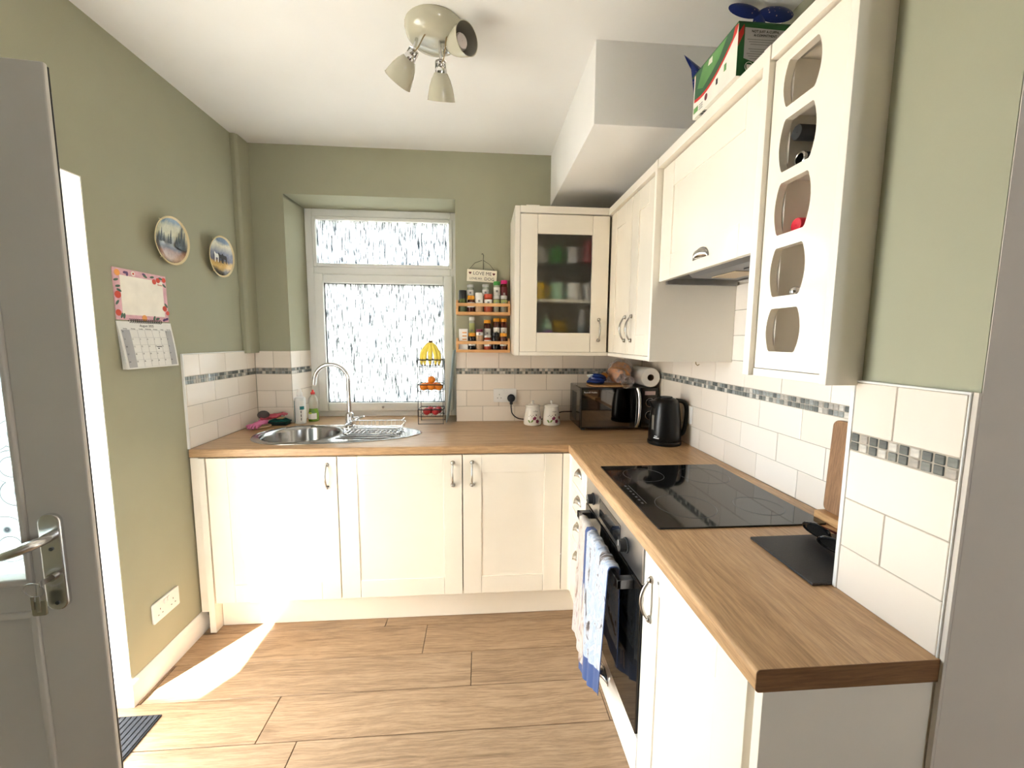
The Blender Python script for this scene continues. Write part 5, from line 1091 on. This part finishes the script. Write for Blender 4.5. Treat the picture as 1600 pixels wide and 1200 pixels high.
# ---- tea box and balloon on top of the cabinets
simple('box_green', srgb(34, 98, 50), .35, var=.1); simple('box_white', srgb(236, 232, 222), .4); simple('mid_green', srgb(96, 150, 84), .35, var=.2, scale=12); simple('deep_green', srgb(40, 92, 60), .35); simple('box_red', srgb(206, 48, 40), .4); simple('label_grey', srgb(196, 194, 198), .5); simple('maroon', srgb(104, 40, 44), .5)
tb = thing('tea_box', (2.1, -1.34, 2.1285), 'green and white cardboard tea box on top of the cabinets', 'box')
X0, X1, Y0, Y1, Z0_, Z1_ = 2.0235, 2.172, -1.452, -1.228, 2.1285, 2.258
MB().box(X0, X1, Y0, Y1, Z0_, Z1_).build('carton', M['box_white'], tb, bevel=.001)
MB().box(X0-.001, X1+.001, Y0-.001, Y1+.012, Z1_, Z1_+.0035).build('lid_flap', M['deep_green'], tb)
def fl(P, x, mat, nm): MB().prism([(Y1+(Y0-Y1)*a, Z0_+(Z1_-Z0_)*b) for a, b in P], x-.0004, x, 'x').build(nm, M[mat], tb, smooth=0)
cur = [(0.03+.94*k/12, .30+.55*(k/12)**2.2-.10*sin(pi*k/12*1.0)*(1-k/12)+.06*(1-k/12)) for k in range(13)]
fl(cur+[(1, .98), (.97, 1), (.03, 1)], X0, 'box_red', 'printed_band')
fl([(a+.0, b+.07) for a, b in cur[:-1]]+[(.93, 1), (.04, 1)], X0-.0003, 'deep_green', 'printed_hill')
fl([(.10, .62), (.25, .50), (.45, .62), (.62, .74), (.78, 1), (.24, 1)], X0-.0006, 'mid_green', 'printed_hill')
fl([(.36, .86), (.46, .84), (.46, .97), (.38, .97)], X0-.0009, 'box_white', 'printed_patch')
fl([(.34+.035*cos(a), .22+.075*sin(a)) for a in [2*pi*k/16 for k in range(16)]], X0-.0003, 'maroon', 'printed_spot')
fl([(.03, .10), (.14, .10), (.14, .22), (.03, .22)], X0-.0003, 'mid_green', 'printed_badge')
fl([(.74, .34), (.79, .34), (.79, .48), (.74, .48)], X0-.0003, 'mid_green', 'printed_badge'); fl([(.57, .24), (.61, .24), (.61, .36), (.57, .36)], X0-.0003, 'ink', 'printed_badge')
for k in range(3): fl([(.17, .08+.05*k), (.26, .08+.05*k), (.26, .10+.05*k), (.17, .10+.05*k)], X0-.0003, 'grey_ink', 'printed_line')
for k in range(8): MB().box(X0+.004, X0+.016, Y1-.030-.0042*k, Y1-.032-.0042*k-.0008*(k % 3), Z0_-.0004, Z0_).build('barcode_bar', M['ink'], tb, smooth=0)
MB().box(X0, X1, Y0-.0004, Y0, Z0_, Z1_).build('end_print', M['box_green'], tb, smooth=0)
ez = lambda a, b: (X0+(X1-X0)*a, Z0_+(Z1_-Z0_)*b)
MB().prism([ez(.0, .55), ez(.10, .80), ez(.10, .98), ez(.0, .80)], Y0-.0008, Y0-.0004, 'y').build('printed_band', M['box_red'], tb, smooth=0)
MB().prism([ez(.12, .34), ez(.12, .92), ez(.86, .90), ez(.86, .22), ez(.30, .28)], Y0-.0010, Y0-.0005, 'y').build('label_panel', M['label_grey'], tb, smooth=0)
tp = lambda a, b: plane_mat((*ez(a, b)[:1], Y0-.0012, ez(a, b)[1]), (1, 0, 0), (0, 0, 1))
text('lettering', 'NOT JUST A CUPPA,', .0085, tp(.50, .85), M['ink'], tb); text('lettering', 'A COMMITMENT', .0085, tp(.50, .775), M['ink'], tb)
for k in range(9):
    if k != 3: MB().box(X0+(X1-X0)*(.17+.03*(k % 3)), X0+(X1-X0)*(.83-.02*(k % 2)), Y0-.0013, Y0-.0010, Z0_+(Z1_-Z0_)*(.69-.045*k), Z0_+(Z1_-Z0_)*(.705-.045*k)).build('printed_line', M['grey_ink'], tb, smooth=0)
MB().tube([(X0+.034+.011*cos(a), Y0-.0008, Z0_+.024+.011*sin(a)) for a in [2*pi*k/24 for k in range(24)]], .0008, 5, True).build('printed_seal', M['box_white'], tb)
MB().prism([(X0+.028, Z0_+.018), (X0+.040, Z0_+.018), (X0+.041, Z0_+.029), (X0+.027, Z0_+.029)], Y0-.0009, Y0-.0005, 'y').build('printed_seal', M['box_white'], tb, smooth=0)
def foil():
    m, nt, b = new_mat('blue_speckled_foil'); v = coords(nt); vo = N(nt, 'ShaderNodeTexVoronoi'); vo.inputs['Scale'].default_value = 75; nt.links.new(v, vo.inputs['Vector'])
    k = ramp(nt, vo.outputs['Distance'], [(.10, (1, 1, 1, 1)), (.20, (0, 0, 0, 1))]); c = mix_rgb(nt, k, srgb(26, 46, 118), srgb(176, 150, 160)); nt.links.new(c, b.inputs['Base Color']); b.inputs['Roughness'].default_value = .3; b.inputs['Metallic'].default_value = .3; return m
M['foil'] = foil()
bn = thing('foil_balloon', (2.25, -1.165, 2.1285), 'blue speckled foil balloon standing behind the tea box', 'balloon')
def pillow(P, c, th, nm, mat, par):     # puffed flat shape: outline P in (x, z) at y
    V, F = [], []; n = len(P); R_ = 5; cx = sum(p[0] for p in P)/n; cz = sum(p[1] for p in P)/n
    m = MB()
    for sgn in (-1, 1):
        rings = [[(cx+(p[0]-cx)*(1-k/R_), c+sgn*th*sin(pi/2*k/R_)**.7, cz+(p[1]-cz)*(1-k/R_)) for p in P] for k in range(R_)]+[[(cx+(p[0]-cx)*.02, c+sgn*th, cz+(p[1]-cz)*.02) for p in P]]
        m.loft(rings, cap=False)
    return m.build(nm, mat, par, smooth=60)
pillow([(2.015, 2.362), (2.032, 2.352), (2.075, 2.325), (2.12, 2.30), (2.16, 2.24), (2.14, 2.20), (2.09, 2.20), (2.055, 2.24), (2.043, 2.31), (2.036, 2.35)], -1.165, .012, 'fin', M['foil'], bn)
ell = lambda cx, cz, rx, rz, tilt=0, n=24: [(cx+rx*cos(k*2*pi/n)*cos(tilt)-rz*sin(k*2*pi/n)*sin(tilt), cz+rx*cos(k*2*pi/n)*sin(tilt)+rz*sin(k*2*pi/n)*cos(tilt)) for k in range(n)]
pillow(ell(2.215, 2.506, .058, .022, -.12), -1.165, .012, 'tail_lobe', M['foil'], bn)
pillow(ell(2.322, 2.502, .062, .026, .05), -1.165, .012, 'tail_lobe', M['foil'], bn)
pillow(ell(2.268, 2.425, .028, .085, .05), -1.165, .012, 'tail_stem', M['foil'], bn)
pillow([(2.14, 2.24), (2.17, 2.30), (2.25, 2.37), (2.30, 2.36), (2.33, 2.30), (2.34, 2.20), (2.32, 2.1286), (2.16, 2.1286), (2.13, 2.18)], -1.165, .03, 'body', M['foil'], bn)
# ---- bottles in the wine rack
M['bottle_glass'] = pm('dark_bottle_glass', (.012, .014, .012, 1), .08)
def bottle_neck(y, z, x0, mat, capm, label, cat='bottle', r=.0165, open_=False):
    t = thing('wine_bottle', (x0, y, z), label, cat); q_ = Matrix.Translation((x0, y, z)) @ Matrix.Rotation(pi/2, 4, 'Y')
    if open_: MB().lathe([(r*.72, .05), (r*.72, .0), (r*.8, -.001), (r, .001), (r, .006)], n=28, m=q_).build('lip', capm, t)
    else: MB().lathe([(.001, .001), (r*.75, .0005), (r*.92, 0), (r, .002), (r, .045)], n=28, m=q_).build('cap', capm, t)
    MB().lathe([(r*.94, .004), (r*.94, .075), (r*1.25, .092), (r*1.9, .105), (r*1.9, .112)], n=28, m=q_).build('glass', mat, t); return t
bottle_neck(-1.640, 1.900, 2.062, M['bottle_glass'], M['black_matt'], 'dark capped bottle neck lying highest in the wine rack')
bottle_neck(-1.650, 1.8385, 2.066, M['bottle_glass'], M['nickel'], 'dark bottle neck with a bare rim below the capped bottle', open_=True)
M['red_foil'] = pm('red_foil', srgb(190, 20, 44), .3)
bottle_neck(-1.658, 1.692, 2.064, M['red_foil'], M['red_foil'], 'red capped bottle lying in the middle opening of the wine rack', r=.0165)
t = thing('bottle_stopper', (2.075, -1.660, 1.5305), 'small chrome stopper in the fourth opening of the wine rack', 'stopper')
MB().ball((2.074, -1.660, 1.5435), .0125, 18, 12).build('knob', M['chrome'], t); MB().cyl((2.086, -1.660, 1.5400), (2.13, -1.660, 1.5395), .009, .007, 14).build('plug', M['black_matt'], t)
# ---- crockery behind the frosted door
def mug(x, y, z, r, h, mat, label, hd=1):
    t = thing('mug', (x, y, z), label, 'mug', 'mugs behind the frosted glass'); z += .0005
    MB().lathe([(.001, z), (r*.9, z), (r, z+.006), (r, z+h), (r-.003, z+h), (r-.003, z+.008), (.001, z+.006)], (x, y, 0), 24).build('cup', M[mat], t)
    MB().tube([(x+hd*(r-.002+.026*sin(a)), y, z+h*.5+h*.32*cos(a)) for a in [pi*k/10 for k in range(11)]], .0045, 8).build('handle', M[mat], t)
for k, c in dict(mug_yellow=(238, 196, 20), mug_mint=(168, 206, 178), mug_white=(226, 224, 222), mug_green=(66, 140, 62), mug_grey=(180, 176, 178), mug_red=(140, 34, 50)).items(): simple(k, srgb(*c), .2)
for x, m_, l in ((1.672, 'mug_yellow', 'yellow'), (1.775, 'mug_mint', 'mint green'), (1.875, 'mug_white', 'white'), (1.965, 'mug_grey', 'pale grey')): mug(x, -.235, 1.652, .036, .092, m_, l+' mug on the wooden shelf behind frosted glass')
for x, m_, l in ((1.668, 'mug_white', 'white'), (1.768, 'mug_green', 'green'), (1.868, 'mug_grey', 'grey'), (1.962, 'mug_red', 'dark red')): mug(x, -.225, 1.851, .035, .090 if l != 'dark red' else .13, m_, l+' mug on the glass shelf behind frosted glass')
simple('purple_label', srgb(140, 84, 176), .4); simple('ochre', srgb(196, 160, 50), .5); simple('steel_blue', srgb(120, 136, 150), .3)
def pot(x, y, r, h, m1, m2, label, cat='jar'):
    t = thing('food_jar', (x, y, 1.3785), label, cat)
    MB().lathe([(.001, 1.3785), (r, 1.3785), (r, 1.3785+h*.6), (.001, 1.3785+h*.6)], (x, y, 0), 24).build('body', M[m1], t); MB().lathe([(r*.99, 1.3785+h*.6+.0005), (r*.9, 1.3785+h*.8), (r*.45, 1.3785+h*.9), (r*.45, 1.3785+h), (.001, 1.3785+h)], (x, y, 0), 24).build('neck', M[m2], t)
pot(1.715, -.25, .040, .17, 'purple_label', 'mug_mint', 'purple labelled jar behind the frosted glass'); pot(1.925, -.25, .026, .22, 'steel_blue', 'mug_grey', 'slim blue grey flask behind the frosted glass', 'flask'); pot(1.830, -.24, .022, .075, 'mug_grey', 'mug_white', 'small grey pot behind the frosted glass', 'pot')
t = thing('mixing_bowl', (1.80, -.12, 1.3785), 'ochre bowl stacked behind the frosted glass', 'bowl')
MB().lathe([(.001, 1.3785), (.04, 1.3785), (.06, 1.44), (.072, 1.54), (.069, 1.54), (.056, 1.445), (.001, 1.39)], (1.80, -.12, 0), 28).build('bowl', M['ochre'], t)

t = thing('cable_clip', (2.236, -.952, 1.336), 'small brass hook under the corner wall cabinet', 'hook')
MB().tube([(2.236, -.940, 1.3418), (2.236, -.942, 1.333), (2.242, -.944, 1.327), (2.249, -.944, 1.331)], .0022, 8).build('hook', M['flex_gold'], t)
